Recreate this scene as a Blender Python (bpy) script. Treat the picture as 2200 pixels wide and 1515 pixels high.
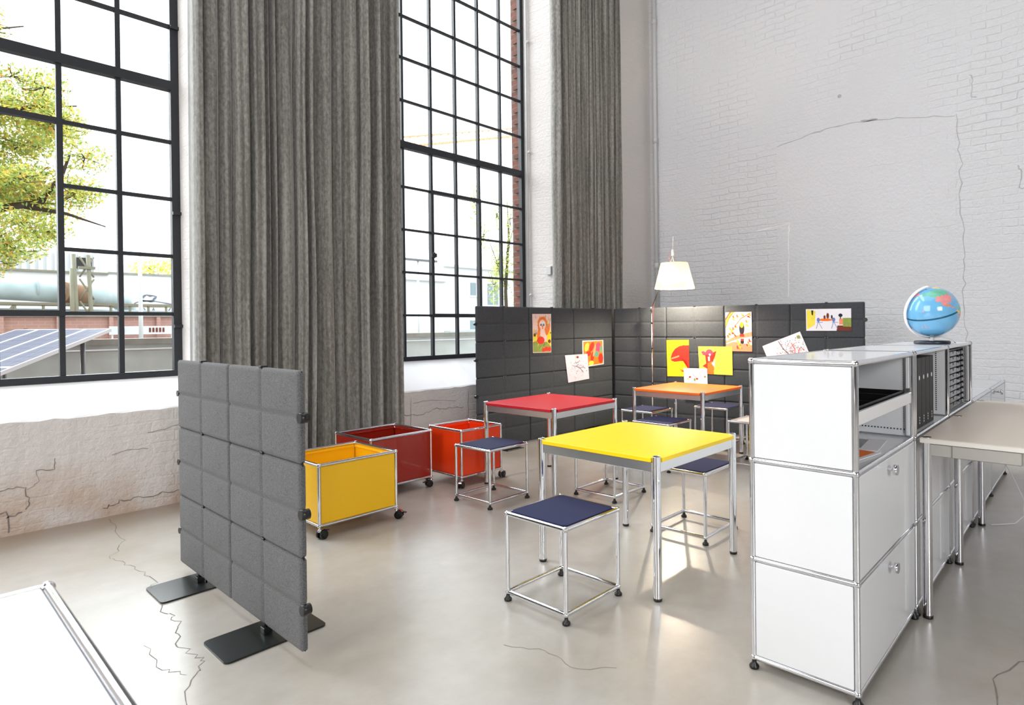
import bpy, math, random
from mathutils import Vector, Matrix
PI = math.pi
R = math.radians
for o in list(bpy.data.objects): bpy.data.objects.remove(o)
scn = bpy.context.scene
C = scn.collection
rnd = random.Random(7)

# ------------------------------------------------------------------ camera
# room axes: X runs along the window wall towards the far corner, Y points to the windows, Z up
YAW = 0.8635; PITCH = 0.0048; ROLL = -0.0112; FPX = 1300.14; CXP = 1255.38; CYP = 704.93; EYE = 1.223
ca, sa = math.cos(YAW), math.sin(YAW)
Xc = Vector((ca, -sa, 0)); Yc = Vector((sa, ca, 0)); Zc = Vector((0, 0, 1))
Vh = Yc*math.sin(PITCH) + Zc*math.cos(PITCH)
Fw = Yc*math.cos(PITCH) - Zc*math.sin(PITCH)
Rt = Xc*math.cos(ROLL) + Vh*math.sin(ROLL)
Up = -Xc*math.sin(ROLL) + Vh*math.cos(ROLL)
cam = bpy.data.cameras.new('camera'); co = bpy.data.objects.new('camera', cam); C.objects.link(co)
M4 = Matrix.Identity(4)
for i in range(3):
    M4[i][0] = Rt[i]; M4[i][1] = Up[i]; M4[i][2] = -Fw[i]
M4[2][3] = EYE
co.matrix_world = M4
cam.sensor_width = 36; cam.sensor_fit = 'HORIZONTAL'
cam.lens = FPX/2200*36
cam.shift_x = (1100-CXP)/2200; cam.shift_y = (CYP-757.5)/2200
cam.clip_start = .05; cam.clip_end = 300
cam.dof.use_dof = True; cam.dof.focus_distance = 3.4; cam.dof.aperture_fstop = 4.5
scn.camera = co

# ------------------------------------------------------------------ light
scn.view_settings.view_transform = 'Standard'; scn.view_settings.look = 'None'
scn.view_settings.exposure = 0.06; scn.view_settings.gamma = 1; scn.view_settings.use_curve_mapping = False
w = bpy.data.worlds.new('overcast sky'); scn.world = w; w.use_nodes = True
w.node_tree.nodes['Background'].inputs[0].default_value = (.93, .965, 1, 1)
w.node_tree.nodes['Background'].inputs[1].default_value = 2.9
def area(name, loc, target, sx, sy, power, col=(1, 1, 1)):
    l = bpy.data.lights.new(name, 'AREA'); l.shape = 'RECTANGLE'; l.size = sx; l.size_y = sy
    l.energy = power; l.color = col
    o = bpy.data.objects.new(name, l); C.objects.link(o); o.location = loc
    o.rotation_euler = (Vector(target)-Vector(loc)).to_track_quat('-Z', 'Y').to_euler()
    return o
sun = bpy.data.lights.new('daylight', 'SUN'); sun.energy = 9.0; sun.angle = R(70); sun.color = (.93, .965, 1)
so = bpy.data.objects.new('daylight', sun); C.objects.link(so)
so.rotation_euler = Vector((.12, -.80, -.60)).to_track_quat('-Z', 'Y').to_euler()
area('hall_end_fill', (-5.8, 2.3, 3.8), (3.5, 1.6, .9), 4.6, 4.4, 350, (1, .985, .97))  # added fill light, out of view behind the viewer
area('overhead_fill', (2.0, 1.0, 8.1), (2.2, 1.4, 0), 6.5, 5.0, 150, (1, .98, .95))  # added overhead fill light; the ceiling above it is closed
area('window_side_fill', (1.8, 4.2, 7.6), (2.2, 1.5, .3), 5.5, 1.0, 110, (.95, .97, 1))  # added fill hung high indoors, imitating light from the window side
area('cabinet_side_fill', (-1.8, -4.6, 2.9), (3.0, .6, .8), 2.6, 2.2, 240, (.97, .98, 1))  # added fill light, out of view, to brighten cabinet doors and open bays

# ------------------------------------------------------------------ materials
def lin(c):
    return tuple(((x/255/12.92) if x/255 <= .04045 else ((x/255+.055)/1.055)**2.4) for x in c) + (1,)
def nm(name):
    m = bpy.data.materials.new(name); m.use_nodes = True
    nt = m.node_tree; b = nt.nodes['Principled BSDF']
    return m, nt, b
def N(nt, t, **k):
    n = nt.nodes.new(t)
    for a, v in k.items():
        if a.startswith('i_'):
            n.inputs[a[2:].replace('_', ' ')].default_value = v
        else: setattr(n, a, v)
    return n
def simple(name, rgb, rough=.5, metal=0, var=.06, scale=30, bump=0, bscale=200, spec=.5, coat=0, sheen=0):
    m, nt, b = nm(name)
    c = lin(rgb)
    tc = N(nt, 'ShaderNodeTexCoord')
    nz = N(nt, 'ShaderNodeTexNoise'); nz.inputs['Scale'].default_value = scale; nz.inputs['Detail'].default_value = 4
    nt.links.new(tc.outputs['Object'], nz.inputs['Vector'])
    mx = N(nt, 'ShaderNodeMix', data_type='RGBA')
    mx.inputs[6].default_value = tuple(x*(1-var) for x in c[:3])+(1,)
    mx.inputs[7].default_value = tuple(min(1, x*(1+var)) for x in c[:3])+(1,)
    nt.links.new(nz.outputs['Fac'], mx.inputs[0]); nt.links.new(mx.outputs[2], b.inputs['Base Color'])
    b.inputs['Roughness'].default_value = rough; b.inputs['Metallic'].default_value = metal
    b.inputs['Specular IOR Level'].default_value = spec
    b.inputs['Coat Weight'].default_value = coat
    if sheen: b.inputs['Sheen Weight'].default_value = sheen; b.inputs['Sheen Roughness'].default_value = .4
    if bump:
        n2 = N(nt, 'ShaderNodeTexNoise'); n2.inputs['Scale'].default_value = bscale; n2.inputs['Detail'].default_value = 3
        nt.links.new(tc.outputs['Object'], n2.inputs['Vector'])
        bp = N(nt, 'ShaderNodeBump'); bp.inputs['Strength'].default_value = bump; bp.inputs['Distance'].default_value = .002
        nt.links.new(n2.outputs['Fac'], bp.inputs['Height']); nt.links.new(bp.outputs[0], b.inputs['Normal'])
    return m
M = {}
M['chrome'] = simple('chrome', (225, 226, 230), .07, 1, .01)
M['brushed'] = simple('brushed steel', (205, 203, 198), .28, 1, .03)
M['black'] = simple('black plastic', (18, 18, 19), .35, 0, .1)
M['blacksteel'] = simple('black powder coated steel', (24, 28, 28), .3, 0, .06)
M['white'] = simple('white lacquered steel', (228, 229, 231), .22, 0, .01, coat=.3)
M['cream'] = simple('cream white linoleum', (214, 202, 188), .42, 0, .02)
M['creamedge'] = simple('pale edge band', (232, 228, 220), .4, 0, .01)
M['greypanel'] = simple('light grey lacquered steel', (190, 192, 196), .12, 0, .02, coat=.5)
M['yellow'] = simple('yellow lacquer', (247, 190, 8), .38, 0, .015)
M['yellowtop'] = simple('yellow table top', (255, 214, 0), .42, 0, .01)
M['ruby'] = simple('dark red lacquer', (150, 34, 20), .22, 0, .02, coat=.4)
M['redtop'] = simple('red table top', (200, 22, 40), .4, 0, .01)
M['orange'] = simple('orange red lacquer', (240, 66, 16), .3, 0, .02)
M['orangetop'] = simple('orange table top', (255, 112, 20), .42, 0, .01)
M['navy'] = simple('navy felt', (18, 25, 70), .85, 0, .18, 260, bump=.4, bscale=600)
M['pinkwhite'] = simple('cream seat board', (236, 222, 212), .35, 0, .02)
M['felt'] = simple('mottled anthracite felt', (100, 100, 101), .95, 0, 1.0, 240, bump=1.0, bscale=420, spec=.15, sheen=.15)
M['feltdark'] = simple('anthracite felt', (70, 73, 77), .93, 0, .3, 60, bump=.5, bscale=400, spec=.15)
M['darkmetal'] = simple('dark steel window frame', (34, 36, 42), .5, 0, .12, 40)
M['pipe'] = simple('white painted pipe', (200, 200, 200), .4, 0, .05)
M['navyplastic'] = simple('dark blue plastic', (28, 32, 48), .35, 0, .05)
M['shadewire'] = simple('white lamp metal', (230, 228, 224), .4, 0, .02)
M['file'] = simple('dark brown black cardboard', (24, 21, 20), .55, 0, .12, 90)
M['paper'] = simple('paper', (232, 230, 232), .8, 0, .02)
M['softchrome'] = simple('soft chromed rail', (226, 228, 230), .3, 1, .01)
M['crack_far'] = simple('painted-over ridge', (178, 178, 180), .8, 0, .1, 30)
M['smoke'] = simple('smoked grey plastic', (96, 97, 100), .2, 0, .05)
M['red_p'] = simple('red paint', (226, 44, 24), .7, 0, .12, 60)
M['orange_p'] = simple('orange paint', (238, 120, 30), .7, 0, .15, 60)
M['yellow_p'] = simple('yellow paint', (250, 222, 20), .7, 0, .1, 50)
M['paleyellow_p'] = simple('pale yellow paint', (244, 222, 76), .7, 0, .16, 30)
M['green_p'] = simple('olive green paint', (140, 156, 70), .7, 0, .3, 80)
M['teal_p'] = simple('teal paint', (90, 150, 130), .7, 0, .15, 60)
M['black_p'] = simple('black paint', (24, 22, 30), .7, 0, .1)
M['brown_p'] = simple('brown paint', (112, 40, 22), .7, 0, .2, 60)
M['pink_p'] = simple('pink paint', (242, 206, 196), .7, 0, .06, 60)
M['salmon_p'] = simple('salmon paint', (244, 150, 110), .7, 0, .2, 50)
M['rose_p'] = simple('rose paint', (232, 70, 100), .7, 0, .15, 50)
M['blue_p'] = simple('blue paint', (104, 124, 190), .7, 0, .12, 60)
M['white_p'] = simple('white paint', (236, 234, 240), .7, 0, .03)
M['lilac_p'] = simple('lilac tinted paper', (226, 212, 224), .8, 0, .03)

def mat_wall(name, axis, base, grime=0, blocks=None, strength=.5, brickw=.26, rowh=.078, floorstain=False, show=.8):
    m, nt, b = nm(name); L = nt.links.new
    g = N(nt, 'ShaderNodeNewGeometry'); sp = N(nt, 'ShaderNodeSeparateXYZ'); L(g.outputs['Position'], sp.inputs[0])
    cb = N(nt, 'ShaderNodeCombineXYZ')
    if axis == 'XY':
        ad = N(nt, 'ShaderNodeMath', operation='ADD'); L(sp.outputs[0], ad.inputs[0]); L(sp.outputs[1], ad.inputs[1]); L(ad.outputs[0], cb.inputs[0])
    else: L(sp.outputs[axis], cb.inputs[0])
    L(sp.outputs[2], cb.inputs[1])
    nd = N(nt, 'ShaderNodeTexNoise'); nd.inputs['Scale'].default_value = 3.5; nd.inputs['Detail'].default_value = 3
    L(g.outputs['Position'], nd.inputs['Vector'])
    mixv = N(nt, 'ShaderNodeVectorMath', operation='MULTIPLY_ADD'); mixv.inputs[1].default_value = (.075, .06, .075)
    L(nd.outputs['Color'], mixv.inputs[0]); L(cb.outputs[0], mixv.inputs[2])
    br = N(nt, 'ShaderNodeTexBrick'); br.inputs['Scale'].default_value = 1; br.inputs['Brick Width'].default_value = brickw
    br.inputs['Row Height'].default_value = rowh; br.inputs['Mortar Size'].default_value = .009; br.inputs['Mortar Smooth'].default_value = .9
    br.inputs['Color1'].default_value = (1, 1, 1, 1); br.inputs['Color2'].default_value = (.72, .72, .72, 1); br.inputs['Mortar'].default_value = (0, 0, 0, 1)
    L(mixv.outputs[0], br.inputs['Vector'])
    n1 = N(nt, 'ShaderNodeTexNoise'); n1.inputs['Scale'].default_value = 28; n1.inputs['Detail'].default_value = 6; n1.inputs['Roughness'].default_value = .62
    L(g.outputs['Position'], n1.inputs['Vector'])
    n2 = N(nt, 'ShaderNodeTexNoise'); n2.inputs['Scale'].default_value = 1.3; n2.inputs['Detail'].default_value = 5
    L(g.outputs['Position'], n2.inputs['Vector'])
    # how much the bricks show varies over the wall
    rv = N(nt, 'ShaderNodeMapRange'); rv.inputs[1].default_value = .35; rv.inputs[2].default_value = .65; rv.inputs[3].default_value = .04; rv.inputs[4].default_value = show
    L(n2.outputs['Fac'], rv.inputs[0])
    bm = N(nt, 'ShaderNodeMath', operation='MULTIPLY'); L(br.outputs['Color'], bm.inputs[0]); L(rv.outputs[0], bm.inputs[1])
    hsrc = bm.outputs[0]
    if blocks:
        v0, v1, z0, z1 = blocks
        def between(sock, lo, hi):
            a = N(nt, 'ShaderNodeMath', operation='GREATER_THAN'); a.inputs[1].default_value = lo; L(sock, a.inputs[0])
            c = N(nt, 'ShaderNodeMath', operation='LESS_THAN'); c.inputs[1].default_value = hi; L(sock, c.inputs[0])
            d = N(nt, 'ShaderNodeMath', operation='MULTIPLY'); L(a.outputs[0], d.inputs[0]); L(c.outputs[0], d.inputs[1]); return d.outputs[0]
        mk = N(nt, 'ShaderNodeMath', operation='MULTIPLY'); L(between(sp.outputs[axis], v0, v1), mk.inputs[0]); L(between(sp.outputs[2], z0, z1), mk.inputs[1])
        b2 = N(nt, 'ShaderNodeTexBrick'); b2.inputs['Scale'].default_value = 1; b2.inputs['Brick Width'].default_value = .5
        b2.inputs['Row Height'].default_value = .25; b2.inputs['Mortar Size'].default_value = .005; b2.inputs['Mortar Smooth'].default_value = .6
        b2.inputs['Color1'].default_value = (.72, .72, .72, 1); b2.inputs['Color2'].default_value = (.7, .7, .7, 1); b2.inputs['Mortar'].default_value = (.5, .5, .5, 1)
        L(mixv.outputs[0], b2.inputs['Vector'])
        mm = N(nt, 'ShaderNodeMix', data_type='FLOAT'); L(mk.outputs[0], mm.inputs[0]); L(bm.outputs[0], mm.inputs[2]); L(b2.outputs['Color'], mm.inputs[3])
        hsrc = mm.outputs[0]
    hh = N(nt, 'ShaderNodeMath', operation='MULTIPLY_ADD'); hh.inputs[1].default_value = 1.5; L(n1.outputs['Fac'], hh.inputs[0]); L(hsrc, hh.inputs[2])
    bp = N(nt, 'ShaderNodeBump'); bp.inputs['Strength'].default_value = strength; bp.inputs['Distance'].default_value = .012
    L(hh.outputs[0], bp.inputs['Height']); L(bp.outputs[0], b.inputs['Normal'])
    c = lin(base)
    cr = N(nt, 'ShaderNodeMix', data_type='RGBA'); cr.inputs[6].default_value = tuple(x*.965 for x in c[:3])+(1,); cr.inputs[7].default_value = c
    rc = N(nt, 'ShaderNodeMapRange'); rc.inputs[1].default_value = .3; rc.inputs[2].default_value = .55; L(n2.outputs['Fac'], rc.inputs[0]); L(rc.outputs[0], cr.inputs[0])
    out = cr.outputs[2]
    # chipped spots, small and dark
    n4 = N(nt, 'ShaderNodeTexNoise'); n4.inputs['Scale'].default_value = 7; n4.inputs['Detail'].default_value = 9; n4.inputs['Roughness'].default_value = .7
    mp = N(nt, 'ShaderNodeMapping'); mp.inputs['Scale'].default_value = (1, 1, 3.2); L(g.outputs['Position'], mp.inputs[0]); L(mp.outputs[0], n4.inputs['Vector'])
    r4 = N(nt, 'ShaderNodeMapRange'); r4.inputs[1].default_value = .70; r4.inputs[2].default_value = .76; r4.inputs[4].default_value = .55; L(n4.outputs['Fac'], r4.inputs[0])
    ch = N(nt, 'ShaderNodeMix', data_type='RGBA'); ch.inputs[7].default_value = lin((110, 105, 100)); L(r4.outputs[0], ch.inputs[0]); L(out, ch.inputs[6]); out = ch.outputs[2]
    if floorstain:
        mr = N(nt, 'ShaderNodeMapRange'); mr.inputs[1].default_value = .42; mr.inputs[2].default_value = 0; mr.inputs[3].default_value = 0; mr.inputs[4].default_value = 1; L(sp.outputs[2], mr.inputs[0])
        nn = N(nt, 'ShaderNodeTexNoise'); nn.inputs['Scale'].default_value = 2.2; nn.inputs['Detail'].default_value = 6; L(g.outputs['Position'], nn.inputs['Vector'])
        r5 = N(nt, 'ShaderNodeMapRange'); r5.inputs[1].default_value = .38; r5.inputs[2].default_value = .68; L(nn.outputs['Fac'], r5.inputs[0])
        mu = N(nt, 'ShaderNodeMath', operation='MULTIPLY'); L(mr.outputs[0], mu.inputs[0]); L(r5.outputs[0], mu.inputs[1])
        st = N(nt, 'ShaderNodeMix', data_type='RGBA'); st.inputs[7].default_value = lin((176, 128, 78)); L(mu.outputs[0], st.inputs[0]); L(out, st.inputs[6]); out = st.outputs[2]
    L(out, b.inputs['Base Color']); b.inputs['Roughness'].default_value = .75; b.inputs['Specular IOR Level'].default_value = .25
    return m
M['wall_win'] = mat_wall('white painted brick', 'XY', (218, 213, 210), floorstain=True, strength=.6, show=.38)
M['wall_far'] = mat_wall('grey white painted brick', 1, (222, 223, 227), blocks=(1.15, 3.08, 1.45, 3.42), strength=.75)
M['wall_plain'] = mat_wall('painted hall wall', 'XY', (150, 148, 145), strength=.3)
M['hall_ceiling'] = simple('dark timber ceiling', (96, 92, 88), .8, 0, .2, 4)
M['sill'] = simple('white plastered sill', (238, 238, 240), .7, 0, .04, 5, bump=.6, bscale=25)
def mat_floor():
    m, nt, b = nm('worn polished concrete'); L = nt.links.new
    g = N(nt, 'ShaderNodeNewGeometry')
    n1 = N(nt, 'ShaderNodeTexNoise'); n1.inputs['Scale'].default_value = .8; n1.inputs['Detail'].default_value = 8; n1.inputs['Roughness'].default_value = .6
    n2 = N(nt, 'ShaderNodeTexNoise'); n2.inputs['Scale'].default_value = 9; n2.inputs['Detail'].default_value = 8; n2.inputs['Roughness'].default_value = .7
    n3 = N(nt, 'ShaderNodeTexNoise'); n3.inputs['Scale'].default_value = 5; n3.inputs['Detail'].default_value = 10; n3.inputs['Roughness'].default_value = .75
    for n in (n1, n2, n3): L(g.outputs['Position'], n.inputs['Vector'])
    cr = N(nt, 'ShaderNodeValToRGB'); e = cr.color_ramp.elements
    e[0].position = .3; e[0].color = lin((160, 151, 138)); e[1].position = .7; e[1].color = lin((190, 187, 183))
    L(n1.outputs['Fac'], cr.inputs[0])
    mx = N(nt, 'ShaderNodeMix', data_type='RGBA', blend_type='MULTIPLY'); mx.inputs[0].default_value = .6
    r2 = N(nt, 'ShaderNodeMapRange'); r2.inputs[1].default_value = .15; r2.inputs[2].default_value = .85; r2.inputs[3].default_value = .74; r2.inputs[4].default_value = 1.14; L(n2.outputs['Fac'], r2.inputs[0])
    L(cr.outputs[0], mx.inputs[6]); L(r2.outputs[0], mx.inputs[7])
    r3 = N(nt, 'ShaderNodeMapRange'); r3.inputs[1].default_value = .72; r3.inputs[2].default_value = .80; r3.inputs[4].default_value = .35; L(n3.outputs['Fac'], r3.inputs[0])
    m3 = N(nt, 'ShaderNodeMix', data_type='RGBA'); m3.inputs[7].default_value = lin((128, 116, 104)); L(r3.outputs[0], m3.inputs[0]); L(mx.outputs[2], m3.inputs[6])
    # worn brown band along the foot of the window wall, with a ragged edge
    sp = N(nt, 'ShaderNodeSeparateXYZ'); L(g.outputs['Position'], sp.inputs[0])
    ad = N(nt, 'ShaderNodeMath', operation='MULTIPLY_ADD'); ad.inputs[1].default_value = .5; L(n1.outputs['Fac'], ad.inputs[0]); L(sp.outputs[1], ad.inputs[2])
    rb = N(nt, 'ShaderNodeMapRange'); rb.inputs[1].default_value = 4.72; rb.inputs[2].default_value = 5.12; rb.inputs[4].default_value = .7; L(ad.outputs[0], rb.inputs[0])
    m4 = N(nt, 'ShaderNodeMix', data_type='RGBA'); m4.inputs[7].default_value = lin((128, 108, 88)); L(rb.outputs[0], m4.inputs[0]); L(m3.outputs[2], m4.inputs[6])
    L(m4.outputs[2], b.inputs['Base Color'])
    b.inputs['Roughness'].default_value = .28
    bp = N(nt, 'ShaderNodeBump'); bp.inputs['Strength'].default_value = .03; bp.inputs['Distance'].default_value = .01; L(n2.outputs['Fac'], bp.inputs['Height']); L(bp.outputs[0], b.inputs['Normal'])
    b.inputs['Specular IOR Level'].default_value = .85
    return m
M['floor'] = mat_floor()
M['crack'] = simple('dark crack', (128, 120, 112), .9, 0, .3, 40)
M['crack_light'] = simple('pale scratch', (245, 245, 246), .8, 0, .05)
def mat_curtain(name, dark, light):
    m, nt, b = nm(name); L = nt.links.new
    g = N(nt, 'ShaderNodeNewGeometry')
    mp = N(nt, 'ShaderNodeMapping'); mp.inputs['Scale'].default_value = (22, 22, .5); L(g.outputs['Position'], mp.inputs[0])
    n1 = N(nt, 'ShaderNodeTexNoise'); n1.inputs['Scale'].default_value = 1.6; n1.inputs['Detail'].default_value = 6; L(mp.outputs[0], n1.inputs['Vector'])
    mp2 = N(nt, 'ShaderNodeMapping'); mp2.inputs['Scale'].default_value = (1, 1, .5); L(g.outputs['Position'], mp2.inputs[0])
    n2 = N(nt, 'ShaderNodeTexNoise'); n2.inputs['Scale'].default_value = 55; n2.inputs['Detail'].default_value = 5; n2.inputs['Roughness'].default_value = .7; L(mp2.outputs[0], n2.inputs['Vector'])
    ad = N(nt, 'ShaderNodeMath', operation='ADD'); L(n1.outputs['Fac'], ad.inputs[0]); L(n2.outputs['Fac'], ad.inputs[1])
    cr = N(nt, 'ShaderNodeMapRange'); cr.inputs[1].default_value = .84; cr.inputs[2].default_value = 1.22; L(ad.outputs[0], cr.inputs[0])
    mx = N(nt, 'ShaderNodeMix', data_type='RGBA'); mx.inputs[6].default_value = lin(dark); mx.inputs[7].default_value = lin(light); L(cr.outputs[0], mx.inputs[0])  # pale vertical streaks also put the velvet's sheen into the colour
    L(mx.outputs[2], b.inputs['Base Color']); b.inputs['Roughness'].default_value = .8
    b.inputs['Sheen Weight'].default_value = .5; b.inputs['Sheen Roughness'].default_value = .35; b.inputs['Specular IOR Level'].default_value = .2
    bp = N(nt, 'ShaderNodeBump'); bp.inputs['Strength'].default_value = .35; bp.inputs['Distance'].default_value = .004; L(n2.outputs['Fac'], bp.inputs['Height']); L(bp.outputs[0], b.inputs['Normal'])
    return m
M['curtain'] = mat_curtain('grey crushed velvet', (106, 104, 99), (152, 150, 145))
def mat_glass():
    m = bpy.data.materials.new('clear window glass'); m.use_nodes = True; nt = m.node_tree; nt.nodes.clear()
    o = N(nt, 'ShaderNodeOutputMaterial'); t = N(nt, 'ShaderNodeBsdfTransparent'); t.inputs[0].default_value = (.97, .985, .98, 1)
    gl = N(nt, 'ShaderNodeBsdfGlossy'); gl.inputs['Roughness'].default_value = .02
    mx = N(nt, 'ShaderNodeMixShader'); mx.inputs[0].default_value = .012; nt.links.new(t.outputs[0], mx.inputs[1]); nt.links.new(gl.outputs[0], mx.inputs[2]); nt.links.new(mx.outputs[0], o.inputs[0])
    return m
M['glass'] = mat_glass()
def mat_shade():
    m = bpy.data.materials.new('glowing parchment shade'); m.use_nodes = True; nt = m.node_tree; nt.nodes.clear()
    o = N(nt, 'ShaderNodeOutputMaterial'); d = N(nt, 'ShaderNodeBsdfTranslucent'); d.inputs[0].default_value = (.95, .88, .70, 1)
    df = N(nt, 'ShaderNodeBsdfDiffuse'); df.inputs[0].default_value = (.92, .89, .80, 1)
    mx = N(nt, 'ShaderNodeMixShader'); mx.inputs[0].default_value = .4
    nt.links.new(d.outputs[0], mx.inputs[1]); nt.links.new(df.outputs[0], mx.inputs[2]); nt.links.new(mx.outputs[0], o.inputs[0])
    return m
M['shade'] = mat_shade()
def mat_bulb():
    m, nt, b = nm('glowing bulb'); b.inputs['Emission Color'].default_value = (1, .8, .5, 1); b.inputs['Emission Strength'].default_value = 25; return m
M['bulb'] = mat_bulb()
def mat_brick(name, c1, c2, mortar, bw=.22, rh=.072, ax='XY'):
    m, nt, b = nm(name); L = nt.links.new
    g = N(nt, 'ShaderNodeNewGeometry'); sp = N(nt, 'ShaderNodeSeparateXYZ'); L(g.outputs['Position'], sp.inputs[0])
    ad = N(nt, 'ShaderNodeMath', operation='ADD'); L(sp.outputs[0], ad.inputs[0]); L(sp.outputs[1], ad.inputs[1])
    cb = N(nt, 'ShaderNodeCombineXYZ'); L(ad.outputs[0], cb.inputs[0]); L(sp.outputs[2], cb.inputs[1])
    br = N(nt, 'ShaderNodeTexBrick'); br.inputs['Scale'].default_value = 1; br.inputs['Brick Width'].default_value = bw; br.inputs['Row Height'].default_value = rh
    br.inputs['Mortar Size'].default_value = .008; br.inputs['Color1'].default_value = lin(c1); br.inputs['Color2'].default_value = lin(c2); br.inputs['Mortar'].default_value = lin(mortar)
    L(cb.outputs[0], br.inputs['Vector']); L(br.outputs['Color'], b.inputs['Base Color']); b.inputs['Roughness'].default_value = .9
    return m
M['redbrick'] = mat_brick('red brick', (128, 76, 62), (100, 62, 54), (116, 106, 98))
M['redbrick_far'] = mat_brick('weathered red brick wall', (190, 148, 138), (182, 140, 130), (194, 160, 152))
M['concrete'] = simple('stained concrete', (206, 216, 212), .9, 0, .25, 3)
M['concrete_cap'] = simple('mossy concrete coping', (150, 150, 142), .9, 0, .3, 8)
M['asphalt'] = simple('grey yard', (110, 108, 104), .95, 0, .2, 2)
M['farwhite'] = simple('white render facade', (226, 228, 230), .8, 0, .03, 1)
M['corrugated'] = simple('pale corrugated cladding', (206, 210, 212), .6, 0, .04, 2)
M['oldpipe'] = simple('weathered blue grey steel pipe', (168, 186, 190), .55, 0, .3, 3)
M['rust'] = simple('rusty steel', (138, 108, 84), .8, 0, .35, 6)
M['gantry'] = simple('olive grey steel', (128, 126, 108), .7, 0, .2, 5)
M['cell'] = simple('blue solar cells', (20, 30, 78), .5, 0, .1, 12)
M['alu'] = simple('white aluminium frame', (225, 228, 232), .4, 0, .02)
M['leaf_y'] = simple('yellow green leaves', (226, 214, 92), .7, 0, .25, 9)
M['leaf_g'] = simple('green leaves', (166, 192, 100), .7, 0, .3, 9)
M['leaf_d'] = simple('orange brown leaves', (206, 150, 76), .7, 0, .25, 9)
M['bark'] = simple('dark bark', (74, 62, 50), .9, 0, .25, 12)
M['crane_p'] = simple('orange crane paint', (226, 160, 110), .6, 0, .05)
M['graffiti'] = simple('grey spray paint', (110, 118, 128), .8, 0, .05)
M['farglass'] = simple('dark window glass', (126, 146, 152), .15, 0, .1)

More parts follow.
